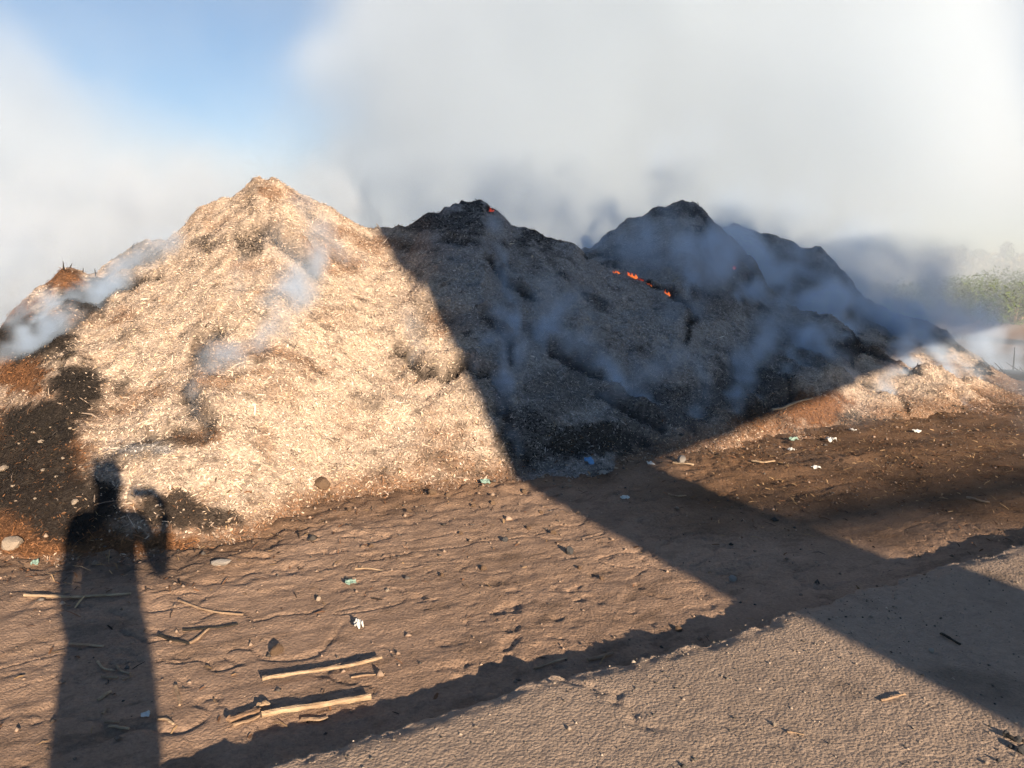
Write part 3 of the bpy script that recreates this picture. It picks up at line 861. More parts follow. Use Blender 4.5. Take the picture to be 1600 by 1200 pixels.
for k, (pts, r, lab) in enumerate([
        ([(153, 1035), (162, 1046), (178, 1047)], .006, 'hooked twig in the loose pile inside the person shadow'),
        ([(181, 1039), (188, 1048), (203, 1053)], .006, 'curved twig in the loose pile inside the person shadow'),
        ([(160, 1058), (172, 1059), (184, 1060)], .007, 'straight pale twig in the loose pile inside the person shadow'),
        ([(153, 1094), (163, 1088), (173, 1081)], .008, 'thick slanting twig below the loose pile inside the person shadow'),
        ([(161, 1118), (167, 1108)], .006, 'tiny upright splinter below the loose twig pile'),
        ([(165, 1132), (180, 1132), (186, 1131)], .006, 'upper of two parallel twigs low in the person shadow'),
        ([(169, 1139), (185, 1140), (202, 1142)], .006, 'lower of two parallel twigs low in the person shadow'),
        ([(190, 1063), (200, 1060), (209, 1055)], .005, 'short dark twig at the end of the loose pile'),
        ([(275, 1075), (278, 1092), (281, 1107)], .007, 'upright reddish splinter on the bare earth'),
        ([(248, 1126), (260, 1129), (271, 1133)], .005, 'small twig at the edge of the person shadow')]):
    stick('twig', pts, r, M_twig if k % 3 else M_pale, lab, 'twig', seed=20 + k)
stick('stick', [(1205, 659), (1220, 660), (1240, 655), (1268, 654)], 0.016, M_pale, 'pale crooked stick on the red brown litter at the heap foot', 'stick', seed=40, lift=1.5)
stick('stick', [(1052, 727), (1068, 729), (1084, 729)], 0.016, M_pale, 'short pale flat piece of wood in front of the round grey stone', 'wood', seed=41, flat=0.5)
stick('twig', [(1376, 1096), (1395, 1092), (1414, 1087)], 0.005, M_twig, 'lone brown twig on the sunlit concrete slab', 'twig', seed=42)
stick('twig', [(1470, 992), (1485, 1001), (1500, 1009)], 0.007, M_burnt, 'dark twig on the shaded concrete slab', 'twig', seed=43)
stick('twig', [(1565, 1150), (1583, 1156), (1600, 1162)], 0.007, M_burnt, 'blackened twig at the dark crumbs on the sunlit slab', 'twig', seed=44)
stick('twig', [(1230, 1146), (1245, 1148), (1256, 1150)], 0.004, M_twig, 'thin straw twig beside the pale pebble on the slab', 'twig', seed=45)
stick('stick', [(918, 1036), (938, 1030), (958, 1024)], 0.010, M_twig, 'brown stick in the shaded gully along the slab edge', 'stick', seed=46)
stick('stick', [(835, 1047), (860, 1039), (886, 1031)], 0.006, M_pale, 'pale thin stick in the shaded gully along the slab edge', 'stick', seed=47)
stick('twig', [(1045, 775), (1060, 778), (1072, 776)], 0.008, M_twig, 'grey twig in the wide wall shadow on the earth', 'twig', seed=48)
stick('twig', [(555, 890), (575, 890), (598, 892)], 0.005, M_pale, 'thin pale straw on the sunlit earth below the heap', 'twig', seed=49)
stick('stick', [(1510, 780), (1530, 784), (1546, 787)], 0.012, M_twig, 'dry grey stick lying in the soft streak of shade', 'stick', seed=50)
stick('stick', [(1175, 722), (1190, 725), (1210, 722)], 0.015, M_pale, 'broken pale lath among scraps at the heap foot', 'wood', seed=51, flat=0.5)

# ---- stones and clods
stone(432, 1018, 0.045, M_dstone, 'angular brown stone standing alone on the bare earth', flat=0.9, seed=3, name='stone')
stone(346, 887, 0.065, M_stone, 'flat grey stone half sunk in the earth by the burnt patch', flat=0.45, seed=5, w=1.3, rz=0.2)
stone(1065, 722, 0.062, M_stone, 'round grey stone with a pale piece of wood in front', flat=0.95, seed=8)
stone(503, 766, 0.10, M_dstone, 'dark brown clod with straw stuck at the foot of the pale slope', name='clod', cat='clod', flat=0.7, seed=9)
stone(1145, 906, 0.035, M_stone, 'small grey stone in the wide wall shadow on the earth', flat=0.8, seed=12)
stone(1210, 1134, 0.014, M_lstone, 'pale pebble on the sunlit concrete slab', flat=0.8, seed=13)
stone(890, 864, 0.04, M_kstone, 'sharp black shard standing on the sunlit earth', name='shard', cat='stone', flat=1.2, seed=14)
stone(790, 845, 0.03, M_kstone, 'slanting dark stone on the sunlit earth', flat=0.9, seed=15)
stone(1455, 1018, 0.018, M_stone, 'grey pebble on the shaded concrete slab', flat=0.8, seed=16)
stone(497, 937, 0.022, M_lstone, 'pale angular pebble on the cracked earth', flat=0.9, seed=17)
stone(605, 923, 0.02, M_lstone, 'small cream pebble in the ruts below the heap', flat=0.8, seed=18)
stone(20, 855, 0.10, M_lstone, 'large pale lump at the foot of the burnt brown patch', flat=0.6, seed=19, name='rubble_lump', cat='rubble')
ME_ST = [lump_mesh('stone', M_lstone, k) for k in (31, 32, 33, 34)]
for k, (u, v, s) in enumerate([(51, 670, .030), (64, 687, .045), (109, 666, .03), (119, 667, .022), (41, 719, .025), (67, 732, .035), (98, 714, .03), (98, 731, .035), (6, 728, .075),
                               (88, 745, .03), (30, 690, .025), (78, 660, .02), (128, 700, .025), (20, 760, .03), (55, 780, .025), (130, 740, .02), (110, 690, .02)]):
    stone(u, v, s * 0.75, None, 'pale stone embedded in the dark burnt patch', 'pale stones in the burnt patch', seed=k, me=ME_ST[k % 4], flat=0.55)
for k, (u, v, s) in enumerate([(118, 792, .04), (206, 790, .045), (231, 780, .03)]):
    stone(u, v, s, None, 'pale stone lying where the person shadow falls on the heap foot', 'stones under the person shadow', seed=40 + k, me=ME_ST[k % 4], flat=0.7)
ME_CL = [lump_mesh('clod', M_dstone, k) for k in (51, 52, 53)]
for k, (u, v, s) in enumerate([(740, 790, .03), (770, 787, .035), (826, 826, .03), (865, 833, .03), (700, 775, .04), (675, 774, .05), (820, 770, .035), (845, 800, .03), (580, 855, .025), (545, 800, .03), (640, 800, .03), (720, 835, .025), (905, 890, .02), (940, 905, .025), (1060, 985, .03), (755, 890, .03), (690, 900, .025)]):
    stone(u, v, s, None, 'crumbly brown clod on the sunlit earth below the pale slope', 'earth clods below the slope', name='clod', cat='clod', seed=60 + k, me=ME_CL[k % 3], flat=0.75)
ME_KR = [lump_mesh('crumb', M_kstone, k) for k in (71, 72)]
for k, (u, v, s) in enumerate([(1572, 1148, .02), (1590, 1158, .025), (1580, 1168, .018), (1598, 1175, .03), (1560, 1190, .014)]):
    stone(u, v, s, None, 'black crumb of char on the sunlit concrete slab', 'char crumbs on the slab', name='char_crumb', cat='char', seed=80 + k, me=ME_KR[k % 2], flat=0.7)

# ---- scraps of rubbish
litter(560, 979, 0.045, 0.05, M_paper, 'crumpled white scrap with a yellow tinge alone on bare earth', 1, crump=0.6)
litter(1298, 690, 0.10, 0.08, M_paper, 'bright white torn scrap on the brown litter by the heap', 2, crump=0.5)
litter(1332, 674, 0.06, 0.05, M_paper, 'small white scrap above the bright torn one', 3, crump=0.4)
litter(1275, 731, 0.09, 0.05, M_paper, 'white strip lying between straw on the brown litter', 4, crump=0.3)
litter(1235, 703, 0.06, 0.05, M_paper, 'folded off white scrap near the teal wrapper', 5, crump=0.4)
litter(1240, 688, 0.10, 0.06, M_teal, 'teal grey wrapper on the brown litter by the heap', 6)
litter(1016, 726, 0.07, 0.06, M_paper, 'dirty white scrap left of the round grey stone', 7)
litter(919, 733, 0.08, 0.07, M_blue, 'blue plastic scrap in the shade at the heap foot', 8, crump=0.5)
litter(758, 760, 0.08, 0.05, M_teal, 'teal plastic shard at the toe of the pale slope', 9)
litter(55, 882, 0.04, 0.05, M_teal, 'pale green plastic scrap below the burnt brown patch', 10)
litter(548, 914, 0.06, 0.04, M_teal, 'faded green strip on the rutted earth', 11)
litter(228, 1119, 0.035, 0.03, M_paper, 'small white disc of paper low in the person shadow', 12, crump=0.2)
litter(976, 781, 0.07, 0.04, M_paper, 'greyish white scrap in the wide wall shadow', 13)
litter(942, 741, 0.09, 0.05, M_stone, 'grey flat scrap beside the blue plastic', 14)
litter(1432, 676, 0.10, 0.05, M_paper, 'cream scrap on the litter below the straw knolls', 15)

# ------------------------------------------------------------------ flames along the burning seams
def flame_mat(name, c0, c1, st):
    m, nt, b = new_mat(name)
    tc = N(nt, 'ShaderNodeTexCoord'); sp = N(nt, 'ShaderNodeSeparateXYZ'); rp = N(nt, 'ShaderNodeValToRGB')
    rp.color_ramp.elements[0].color = (*c0, 1); rp.color_ramp.elements[1].color = (*c1, 1)
    nt.links.new(tc.outputs['Generated'], sp.inputs[0]); nt.links.new(sp.outputs['Z'], rp.inputs[0])
    em = N(nt, 'ShaderNodeEmission'); em.inputs['Strength'].default_value = st
    tr = N(nt, 'ShaderNodeBsdfTransparent'); mx = N(nt, 'ShaderNodeMixShader')
    no = noise_node(nt, 40, 2); mr = N(nt, 'ShaderNodeMapRange')
    mr.inputs['From Min'].default_value = 0.35; mr.inputs['From Max'].default_value = 0.6; mr.inputs['To Min'].default_value = 0.15; mr.inputs['To Max'].default_value = 0.8
    nt.links.new(no.outputs['Fac'], mr.inputs[0])
    nt.links.new(rp.outputs[0], em.inputs[0]); nt.links.new(mr.outputs[0], mx.inputs[0]); nt.links.new(tr.outputs[0], mx.inputs[1]); nt.links.new(em.outputs[0], mx.inputs[2])
    nt.links.new(mx.outputs[0], nt.nodes['Material Output'].inputs['Surface'])
    return m


M_fl = flame_mat('flame_orange', (1.0, 0.26, 0.06), (0.7, 0.07, 0.02), 0.6)
M_fr = flame_mat('flame_red', (0.8, 0.09, 0.05), (0.4, 0.03, 0.02), 0.3)
M_fp = flame_mat('flame_pale', (1.0, 0.55, 0.35), (1.0, 0.45, 0.30), 0.9)


def flame(u, v, w, h, mat, label, seed, depth=None, group=None):
    r_ = np.random.default_rng(seed)
    V = []; Fq = []
    for k in range(9):
        bx, by = r_.uniform(-w / 2, w / 2), r_.uniform(-w * 0.1, w * 0.1); hh = 0.7 * h * r_.uniform(0.35, 1.0) * (1 - 0.5 * abs(bx) / (w / 2)); ww = w * r_.uniform(0.07, 0.16)
        lean = r_.normal(0, 0.25)
        pth = [(bx + lean * hh * t * t + 0.2 * ww * math.sin(5 * t + k), by, -0.02 + hh * t) for t in np.linspace(0, 1, 6)]
        v_, f_ = tube_np(pth, [ww * s for s in (0.6, 1.0, 0.85, 0.55, 0.28, 0.05)], 6, 0.1, seed + k)
        o_ = len(V); V += list(v_); Fq += [tuple(i + o_ for i in q) for q in f_]
    v_, f_ = tube_np([(x_ * w, 0, -0.015) for x_ in (-0.5, -0.25, 0, 0.25, 0.5)], [w * 0.05, w * 0.12, w * 0.15, w * 0.12, w * 0.05], 6, 0.1, seed)
    o_ = len(V); V += list(v_); Fq += [tuple(i + o_ for i in q) for q in f_]
    p = to_surface(u, v)
    if depth:
        d = ray(u, v); p = np.array([d[0] * depth, depth, CAM_Z + d[2] * depth])
        p[2] = min(p[2], float(surf_z(p[0], p[1])[0]) + 0.02) if depth else p[2]
    o = link('flame', py_mesh('flame', V, Fq, mat, True), None, label, 'flame', group)
    o.location = tuple(p + np.array([0, -0.04, 0]))
    return o


g_ = 'flames along the burning seam'
flame(962, 425, 0.09, 0.10, M_fl, 'small orange flame at the upper end of the burning seam', 1, group=g_)
flame(985, 432, 0.16, 0.14, M_fl, 'wide ragged orange flame midway along the burning seam', 2, group=g_)
flame(998, 437, 0.10, 0.08, M_fr, 'low red flame beside the wide ragged one', 3, group=g_)
flame(1013, 446, 0.07, 0.08, M_fl, 'faint flame between the two large ones on the seam', 4, group=g_)
flame(1036, 460, 0.15, 0.13, M_fl, 'bright orange flame at the lower end of the burning seam', 5, group=g_)
flame(1145, 418, 0.06, 0.12, M_fr, 'thin red flame on the flank of the rear peak', 6)
flame(984, 463, 0.06, 0.05, M_fr, 'red glowing ember spot below the burning seam', 7)
flame(768, 328, 0.06, 0.11, M_fr, 'red flame licking the charred middle peak', 8)
flame(712, 320, 0.16, 0.14, M_fp, 'pale flame behind the crest of the charred middle peak', 9, depth=9.35)
flame(822, 362, 0.14, 0.16, M_fp, 'pale flame behind the falling ridge beside the middle peak', 10, depth=9.4)
flame(1128, 638, 0.05, 0.04, M_fr, 'tiny pink ember at the shaded heap foot', 11)

# ------------------------------------------------------------------ burnt stalks and background growth
def leafy(name, x, y, r, h, n, mat, label, cat, group, seed, stem=M_twig, up=0.6, leaf=0.055):
    r_ = np.random.default_rng(seed)
    root = empty(name, (x, y, 0), label, cat, group)
    lobes = [(r_.normal(0, r * 0.45), r_.normal(0, r * 0.45), r_.uniform(0.35, 0.95) * h, r_.uniform(0.3, 0.55) * r) for _ in range(9)]
    P = []
    for i in range(n):
        a, b, c, q = lobes[r_.integers(len(lobes))]
        d = r_.normal(0, 1, 3); d /= np.linalg.norm(d) + 1e-9; rr = q * r_.uniform(0.3, 1.1) ** 0.5
        P.append((a + d[0] * rr, b + d[1] * rr, max(0.03, c + d[2] * rr * 1.1)))
    P = np.array(P)
    nr_ = r_.normal(0, 1, (n, 3)); nr_[:, 2] = np.abs(nr_[:, 2]) + up; nr_ /= np.linalg.norm(nr_, axis=1)[:, None]
    t = np.cross(nr_, r_.normal(0, 1, (n, 3))); t /= np.linalg.norm(t, axis=1)[:, None]; b = np.cross(nr_, t)
    l = leaf * r_.uniform(0.6, 1.4, n)[:, None]
    V = np.stack([P - t * l, P + b * l * 0.35, P + t * l, P - b * l * 0.35], 1).reshape(-1, 3)
    me = np_mesh('foliage', V, np.arange(4 * n).reshape(-1, 4), mat)
    link('foliage', me, root)
    V = []; Fq = []
    for a, b, c, q in lobes:
        v_, f_ = tube_np([(0, 0, -0.05), (a * 0.4, b * 0.4, c * 0.45), (a, b, c)], [0.02 + 0.01 * r, 0.014, 0.006], 5, 0.1, seed)
        o_ = len(V); V += list(v_); Fq += [tuple(i + o_ for i in qq) for qq in f_]
    link('stem', py_mesh('stem', V, Fq, stem), root)
    return root


M_lf = [plain('scrub_leaf', (0.07, 0.115, 0.03), (0.14, 0.18, 0.05), 6, 0.8, 0), plain('scrub_leaf_dark', (0.05, 0.075, 0.025), (0.10, 0.13, 0.04), 6, 0.8, 0), plain('reed_leaf', (0.28, 0.24, 0.12), (0.36, 0.30, 0.17), 6, 0.8, 0)]
for k, (u, y, r, h) in enumerate([(1440, 20.5, .9, 1.1), (1478, 21.5, 1.0, 1.3), (1520, 20.5, 1.0, 1.2), (1555, 22, 1.1, 1.5), (1585, 20.5, 1.0, 1.3), (1620, 22, 1.1, 1.5), (1660, 20.6, 1.1, 1.3), (1710, 22, 1.2, 1.5), (1400, 22, .9, 1.0), (1360, 23, 0.9, 1.1)]):
    leafy('shrub', (u - 800) / F * y, y, r, h * 0.72, 3200, M_lf[k % 2], ['light green weedy shrub beyond the bare yard', 'dark green weedy shrub beyond the bare yard'][k % 2], 'shrub', 'shrubs beyond the yard', 100 + k)
for k in range(16):
    u = 1330 + 26 * k; y = 46 + 3 * math.sin(k * 2.1)
    leafy('crop_clump', (u - 800) / F * y, y, 1.6, 1.5, 900, M_lf[2 if k % 3 else 0], ['pale green clump in the strip of tall crop behind the shrubs', 'straw coloured clump in the strip of tall crop behind the shrubs'][1 if k % 3 else 0], 'crop', 'tall crop behind the shrubs', 150 + k, leaf=0.2, up=-0.2)
for k in range(15):
    u = 1180 + 38 * k + 9 * math.sin(k * 3.3); y = 150 + 14 * math.sin(k * 1.7)
    tr = leafy('field_tree', (u - 800) / F * y, y, 2.4 + 0.6 * math.sin(k), 3.0 + 0.9 * math.sin(k * 2.7), 800, M_lf[1], 'distant field tree fading into the smoke', 'tree', 'far trees in the smoke', 200 + k, leaf=0.4)
st = empty('burnt_weed', tuple(place(1582, 590)), 'blackened weed stalks standing beside the smoking end of the heap', 'weed')
r_ = np.random.default_rng(5)
for k in range(12):
    b = np.array([r_.uniform(-0.25, 0.3), r_.uniform(-0.15, 0.15), -0.03]); h = 0.45 if k == 0 else r_.uniform(0.1, 0.26); l = r_.normal(0, 0.12, 2) * (0.2 if k == 0 else 1)
    if k == 0: b[:2] = (0.0, 0)
    pth = [b, b + [l[0] * 0.3, l[1] * 0.3, h * 0.5], b + [l[0], l[1], h]]
    link('stalk', py_mesh('stalk', *tube_np(pth, [0.012, 0.009, 0.004], 6, 0.2, k), M_burnt), st)
link('root_clump', lump_mesh('root_clump', M_burnt, 91), st).scale = (0.34, 0.22, 0.10)
# thin charred stalks sticking out of the crests
for k, (u, v, h) in enumerate([(100, 424, .12), (108, 424, .10), (150, 432, .10), (205, 388, .07), (225, 378, .06), (1092, 322, .08), (186, 400, .06), (130, 428, .08)]):
    p = to_surface(u, v + 3); r_ = np.random.default_rng(k); l = r_.normal(0, 0.05, 2)
    o = link('stalk_stub', py_mesh('stalk_stub', *tube_np([(0, 0, -0.03), (l[0] * 0.4, l[1] * 0.4, h * 0.6), (l[0], l[1], h)], [0.008, 0.006, 0.003], 6, 0.2, k), M_burnt), None, 'charred stalk poking out of the smoking crest', 'stalk', 'charred stalks on the crest')
    o.location = tuple(p)

# ------------------------------------------------------------------ behind the camera: unseen gateway wall and pipe added to cast the shade
def qt(p):
    return float(np.dot(p[:2], QAX)), float(np.dot(p[:2], TAX))


qL = np.mean([qt(hit(1255, 950, SLAB))[0], qt(hit(1600, 1130, SLAB))[0], qt(hit(805, 768))[0]])
qR = np.mean([qt(hit(1600, 920, SLAB))[0], qt(hit(1420, 870))[0], qt(hit(1040, 745))[0]])
pa = to_surface(1015, 706); pb = to_surface(1385, 552)
(q1, t1), (q2, t2) = qt(pa), qt(pb)
TB1 = -6.0
HL = pa[2] + (t1 - TB1) * TAN_EL
TB2 = t2 - (HL - pb[2]) / TAN_EL
SL = (TB2 - TB1) / (q2 - q1)
print('WALL', qL, qR, HL, SL, 'sun', math.degrees(SUN_EL), math.degrees(AZ))
M_wall = plain('caster_concrete', (0.30, 0.27, 0.24), (0.42, 0.38, 0.34), 1.5, 0.9, 0.4, 12)
M_steel = plain('dull_steel', (0.18, 0.17, 0.16), (0.26, 0.24, 0.22), 8, 0.5, 0.2)


def wq(q, off=0.0):
    t = TB1 + SL * (q - q1) - off
    p = QAX * q + TAX * t
    return p


def wall_piece(name, qa, qb, za, zb, parent, mat, thick=0.35):
    a, b, c, d_ = wq(qa), wq(qb), wq(qb, thick), wq(qa, thick)
    V = [(*p, z) for z in (za, zb) for p in (a, b, c, d_)]
    Fq = [(3, 2, 1, 0), (4, 5, 6, 7), (0, 1, 5, 4), (1, 2, 6, 5), (2, 3, 7, 6), (3, 0, 4, 7)]
    return link(name, py_mesh(name, V, Fq, mat), parent)


gate = empty('shade_gateway', (0, 0, 0), 'unseen concrete gateway added behind the yard slab to cast the wide shade', 'gateway')  # added out of view, fitted to the edges of the wide shade
wall_piece('pillar', qL, qR, -0.1, HL, gate, M_wall)
qs = [qL, 5.0, 8.0, 10.0, 11.5, 14.0, 17.0]; zt = [7.7, 7.5, 6.8, 6.2, 5.3, 4.8, 4.3]  # top line shaped by how high the shade should reach
V = []; Fq = []
for q, z in zip(qs, zt):
    V += [(*wq(q), HL), (*wq(q), z), (*wq(q, 0.35), z), (*wq(q, 0.35), HL)]
for i in range(len(qs) - 1):
    for k in range(4):
        Fq.append((i * 4 + k, (i + 1) * 4 + k, (i + 1) * 4 + (k + 1) % 4, i * 4 + (k + 1) % 4))
Fq += [(3, 2, 1, 0), tuple(len(V) - 4 + k for k in range(4))]
link('lintel_wall', py_mesh('lintel_wall', V, Fq, M_wall), gate)
wall_piece('pillar', 16.0, 17.0, -0.1, HL, gate, M_wall)
pipe = empty('streak_pipe', (0, 0, 0), 'unseen overhead pipe on posts added behind the gateway to cast a soft streak', 'pipe')  # added out of view for the soft shade streak on the earth
ends = []
for u, v in ((1225, 822), (1600, 757)):
    p = hit(u, v); b = p[:2] - TAX * 24.0
    ends.append(np.array([b[0], b[1], 24.0 * TAN_EL]))
dv = ends[1] - ends[0]; ends = [ends[0] - dv * 0.15, ends[1] + dv * 1.2]
V, Fq = tube_np([ends[0] + (ends[1] - ends[0]) * t for t in np.linspace(0, 1, 12)], 0.12, 8, 0.0)
link('pipe_run', py_mesh('pipe_run', V, Fq, M_steel, True), pipe)
for e in (ends[0], ends[1]):
    V, Fq = tube_np([(e[0], e[1], -0.1), (e[0], e[1], e[2] * 0.5), (e[0] + 0.001, e[1], e[2])], 0.05, 8, 0.0)
    link('post', py_mesh('post', V, Fq, M_steel, True), pipe)

# ------------------------------------------------------------------ the person taking the picture (seen by the shadow only)
M_skin = plain('skin', (0.45, 0.27, 0.19), (0.52, 0.33, 0.24), 8, 0.6, 0)
M_cloth = plain('dark_shirt', (0.05, 0.06, 0.09), (0.08, 0.09, 0.13), 30, 0.9, 0.3)
M_jean = plain('blue_trousers', (0.06, 0.08, 0.14), (0.10, 0.12, 0.19), 40, 0.9, 0.3)
M_hair = plain('dark_hair', (0.02, 0.015, 0.012), (0.04, 0.03, 0.025), 60, 0.6, 0.5)
M_phone = plain('black_phone', (0.02, 0.02, 0.022), (0.03, 0.03, 0.032), 5, 0.25, 0, spec=0.5)
PX, PY, PZ = 0.03, -0.42, SLAB + 0.002


def skin_fig(name, verts, edges, radii, mat, root=0, parent=None, sub=2, label=None, cat=None):
    me = bpy.data.meshes.new(name)
    me.from_pydata(verts, edges, [])
    me.materials.append(mat)
    o = link(name, me, parent, label, cat)
    md = o.modifiers.new('skin', 'SKIN'); md.use_smooth_shade = True
    lay = me.skin_vertices[0].data if me.skin_vertices else None
    if lay is None:
        bpy.context.view_layer.update()
        bm = bmesh.new(); bm.from_mesh(me); bm.verts.layers.skin.verify(); bm.to_mesh(me); bm.free()
        lay = me.skin_vertices[0].data
    for i, r in enumerate(radii):
        lay[i].radius = r if isinstance(r, tuple) else (r, r)
        lay[i].use_root = (i == root)
    md2 = o.modifiers.new('sub', 'SUBSURF'); md2.levels = sub; md2.render_levels = sub
    return o


ph = (0.06 - PX, -0.02 - PY, 1.70 - PZ)          # phone, just behind the lens
B = {'pel': (0, 0, 0.98), 'waist': (0, 0.0, 1.12), 'chest': (0, 0.0, 1.36), 'neck0': (0, -0.01, 1.52), 'neck': (0, 0.01, 1.60), 'head': (0, 0.03, 1.70), 'crown': (0, 0.02, 1.80),
     'shl': (-0.19, 0, 1.49), 'ell': (-0.22, -0.02, 1.22), 'wrl': (-0.17, 0.05, 0.98),
     'shr': (0.19, 0, 1.49), 'elr': (0.235, 0.10, 1.22), 'wrr': (0.19, 0.33, 1.49),
     'hpl': (-0.09, 0, 0.92), 'knl': (-0.085, 0.02, 0.50), 'anl': (-0.085, -0.02, 0.09), 'tol': (-0.12, 0.15, 0.04),
     'hpr': (0.09, 0, 0.92), 'knr': (0.085, 0.02, 0.50), 'anr': (0.085, -0.02, 0.09), 'tor': (0.12, 0.15, 0.04)}
for k_ in B:
    if k_ not in ('wrl', 'wrr', 'elr', 'ell'): B[k_] = (B[k_][0], B[k_][1], B[k_][2] * 1.05)
names = list(B)
RAD = {'pel': (.18, .13), 'waist': (.16, .12), 'chest': (.17, .125), 'neck0': .08, 'neck': .07, 'head': (.088, .105), 'crown': (.06, .07), 'shl': .072, 'ell': .048, 'wrl': .033, 'shr': .072, 'elr': .048, 'wrr': .033,
       'hpl': .125, 'knl': .085, 'anl': .048, 'tol': .042, 'hpr': .125, 'knr': .085, 'anr': .048, 'tor': .042}
ED = [('pel', 'waist'), ('waist', 'chest'), ('chest', 'neck0'), ('neck0', 'neck'), ('neck', 'head'), ('head', 'crown'), ('chest', 'shl'), ('shl', 'ell'), ('ell', 'wrl'), ('chest', 'shr'), ('shr', 'elr'), ('elr', 'wrr'),
      ('pel', 'hpl'), ('hpl', 'knl'), ('knl', 'anl'), ('anl', 'tol'), ('pel', 'hpr'), ('hpr', 'knr'), ('knr', 'anr'), ('anr', 'tor')]
person = empty('person', (PX, PY, PZ), 'person in dark clothes standing on the slab and holding up a phone', 'person')
body = skin_fig('body', [B[k] for k in names], [(names.index(a), names.index(b)) for a, b in ED], [RAD[k] for k in names], M_cloth, 0, person)
hv = lump_mesh('hair', M_hair, 5, 3, 0.12, False)
hr = link('hair', hv, person); hr.location = (0, 0.0, 1.845); hr.scale = (0.088, 0.108, 0.088)
for nm, pos, sc_ in (('face', (0, 0.028, 1.775), (0.082, 0.105, 0.13)), ('neck', (0, 0.0, 1.63), (0.075, 0.075, 0.13)), ('nose', (0, 0.135, 1.78), (0.014, 0.022, 0.022)), ('ear', (-0.088, 0.02, 1.78), (0.012, 0.02, 0.032)), ('ear', (0.088, 0.02, 1.78), (0.012, 0.02, 0.032))):
    o = link(nm, lump_mesh(nm, M_skin, 2, 2, 0.05, False), person); o.location = pos; o.scale = sc_


def hand(wr, palm, fingers, thumb):
    vs_ = [wr, palm]; es = [(0, 1)]; rs = [0.026, (0.034, 0.018)]
    for f in fingers + [thumb]:
        prev = 1
        for j, p in enumerate(f):
            vs_.append(p); es.append((prev, len(vs_) - 1)); rs.append(0.0095 - 0.001 * j); prev = len(vs_) - 1
    return skin_fig('hand', vs_, es, rs, M_skin, 0, person, 1)


px, py, pz = ph
rp = (px + 0.115, py - 0.05, pz - 0.03)
hand(B['wrr'], rp, [[(px + 0.10 - 0.012 * k, py + 0.0, pz - 0.045 + 0.026 * k), (px + 0.088 - 0.008 * k, py + 0.004, pz - 0.03 + 0.024 * k), (px + 0.074, py - 0.005, pz - 0.022 + 0.02 * k)] for k in range(4)],
     [(px + 0.09, py - 0.05, pz - 0.01), (px + 0.07, py - 0.035, pz + 0.0), (px + 0.055, py - 0.027, pz + 0.006)])
wl = B['wrl']; lp = (wl[0] + 0.01, wl[1] + 0.02, wl[2] - 0.09)
hand(wl, lp, [[(lp[0] + 0.005, lp[1] - 0.03 + 0.02 * k, lp[2] - 0.035), (lp[0] + 0.012, lp[1] - 0.032 + 0.021 * k, lp[2] - 0.065), (lp[0] + 0.028, lp[1] - 0.03 + 0.02 * k, lp[2] - 0.085 - 0.004 * (k in (1, 2)))] for k in range(4)],
     [(lp[0] + 0.02, lp[1] + 0.035, lp[2] + 0.02), (lp[0] + 0.03, lp[1] + 0.05, lp[2] - 0.005), (lp[0] + 0.035, lp[1] + 0.052, lp[2] - 0.03)])
for k_, (hx_, hy_, hz_, lx_) in enumerate([(-0.045, 0, 0.07, -0.03), (0.0, 0.02, 0.09, -0.01), (0.045, 0, 0.085, 0.02), (0.02, -0.05, 0.05, 0.02), (-0.03, -0.05, 0.05, -0.03)]):
    V, Fq = tube_np([(hx_, hy_, 1.89), (hx_ + lx_ * 0.5, hy_, 1.91 + hz_ * 0.4), (hx_ + lx_, hy_, 1.91 + hz_)], [0.026, 0.018, 0.004], 6, 0.1, k_)
    link('hair_tuft', py_mesh('hair_tuft', V, Fq, M_hair, True), person)
pb_ = bmesh.new(); bmesh.ops.create_cube(pb_, size=1.0); bmesh.ops.scale(pb_, vec=(0.158, 0.009, 0.074), verts=pb_.verts)
bmesh.ops.bevel(pb_, geom=pb_.edges[:], offset=0.004, segments=2, affect='EDGES')
pm = bpy.data.meshes.new('phone'); pb_.to_mesh(pm); pb_.free(); pm.materials.append(M_phone)
po = link('phone', pm, None, 'black phone held out sideways by the person', 'phone'); po.location = (0.06, -0.02, 1.70)

# ------------------------------------------------------------------ smoke
def smoke_mat(name, col, aniso=0.0, gain=1.0):
    m = bpy.data.materials.new(name); m.use_nodes = True; nt = m.node_tree
    for n_ in list(nt.nodes):
        if n_.type == 'BSDF_PRINCIPLED': nt.nodes.remove(n_)
    pv = N(nt, 'ShaderNodeVolumePrincipled')
    pv.inputs['Color'].default_value = (*col, 1); pv.inputs['Density'].default_value = gain; pv.inputs['Anisotropy'].default_value = aniso
    nt.links.new(pv.outputs[0], nt.nodes['Material Output'].inputs['Volume'])
    return m


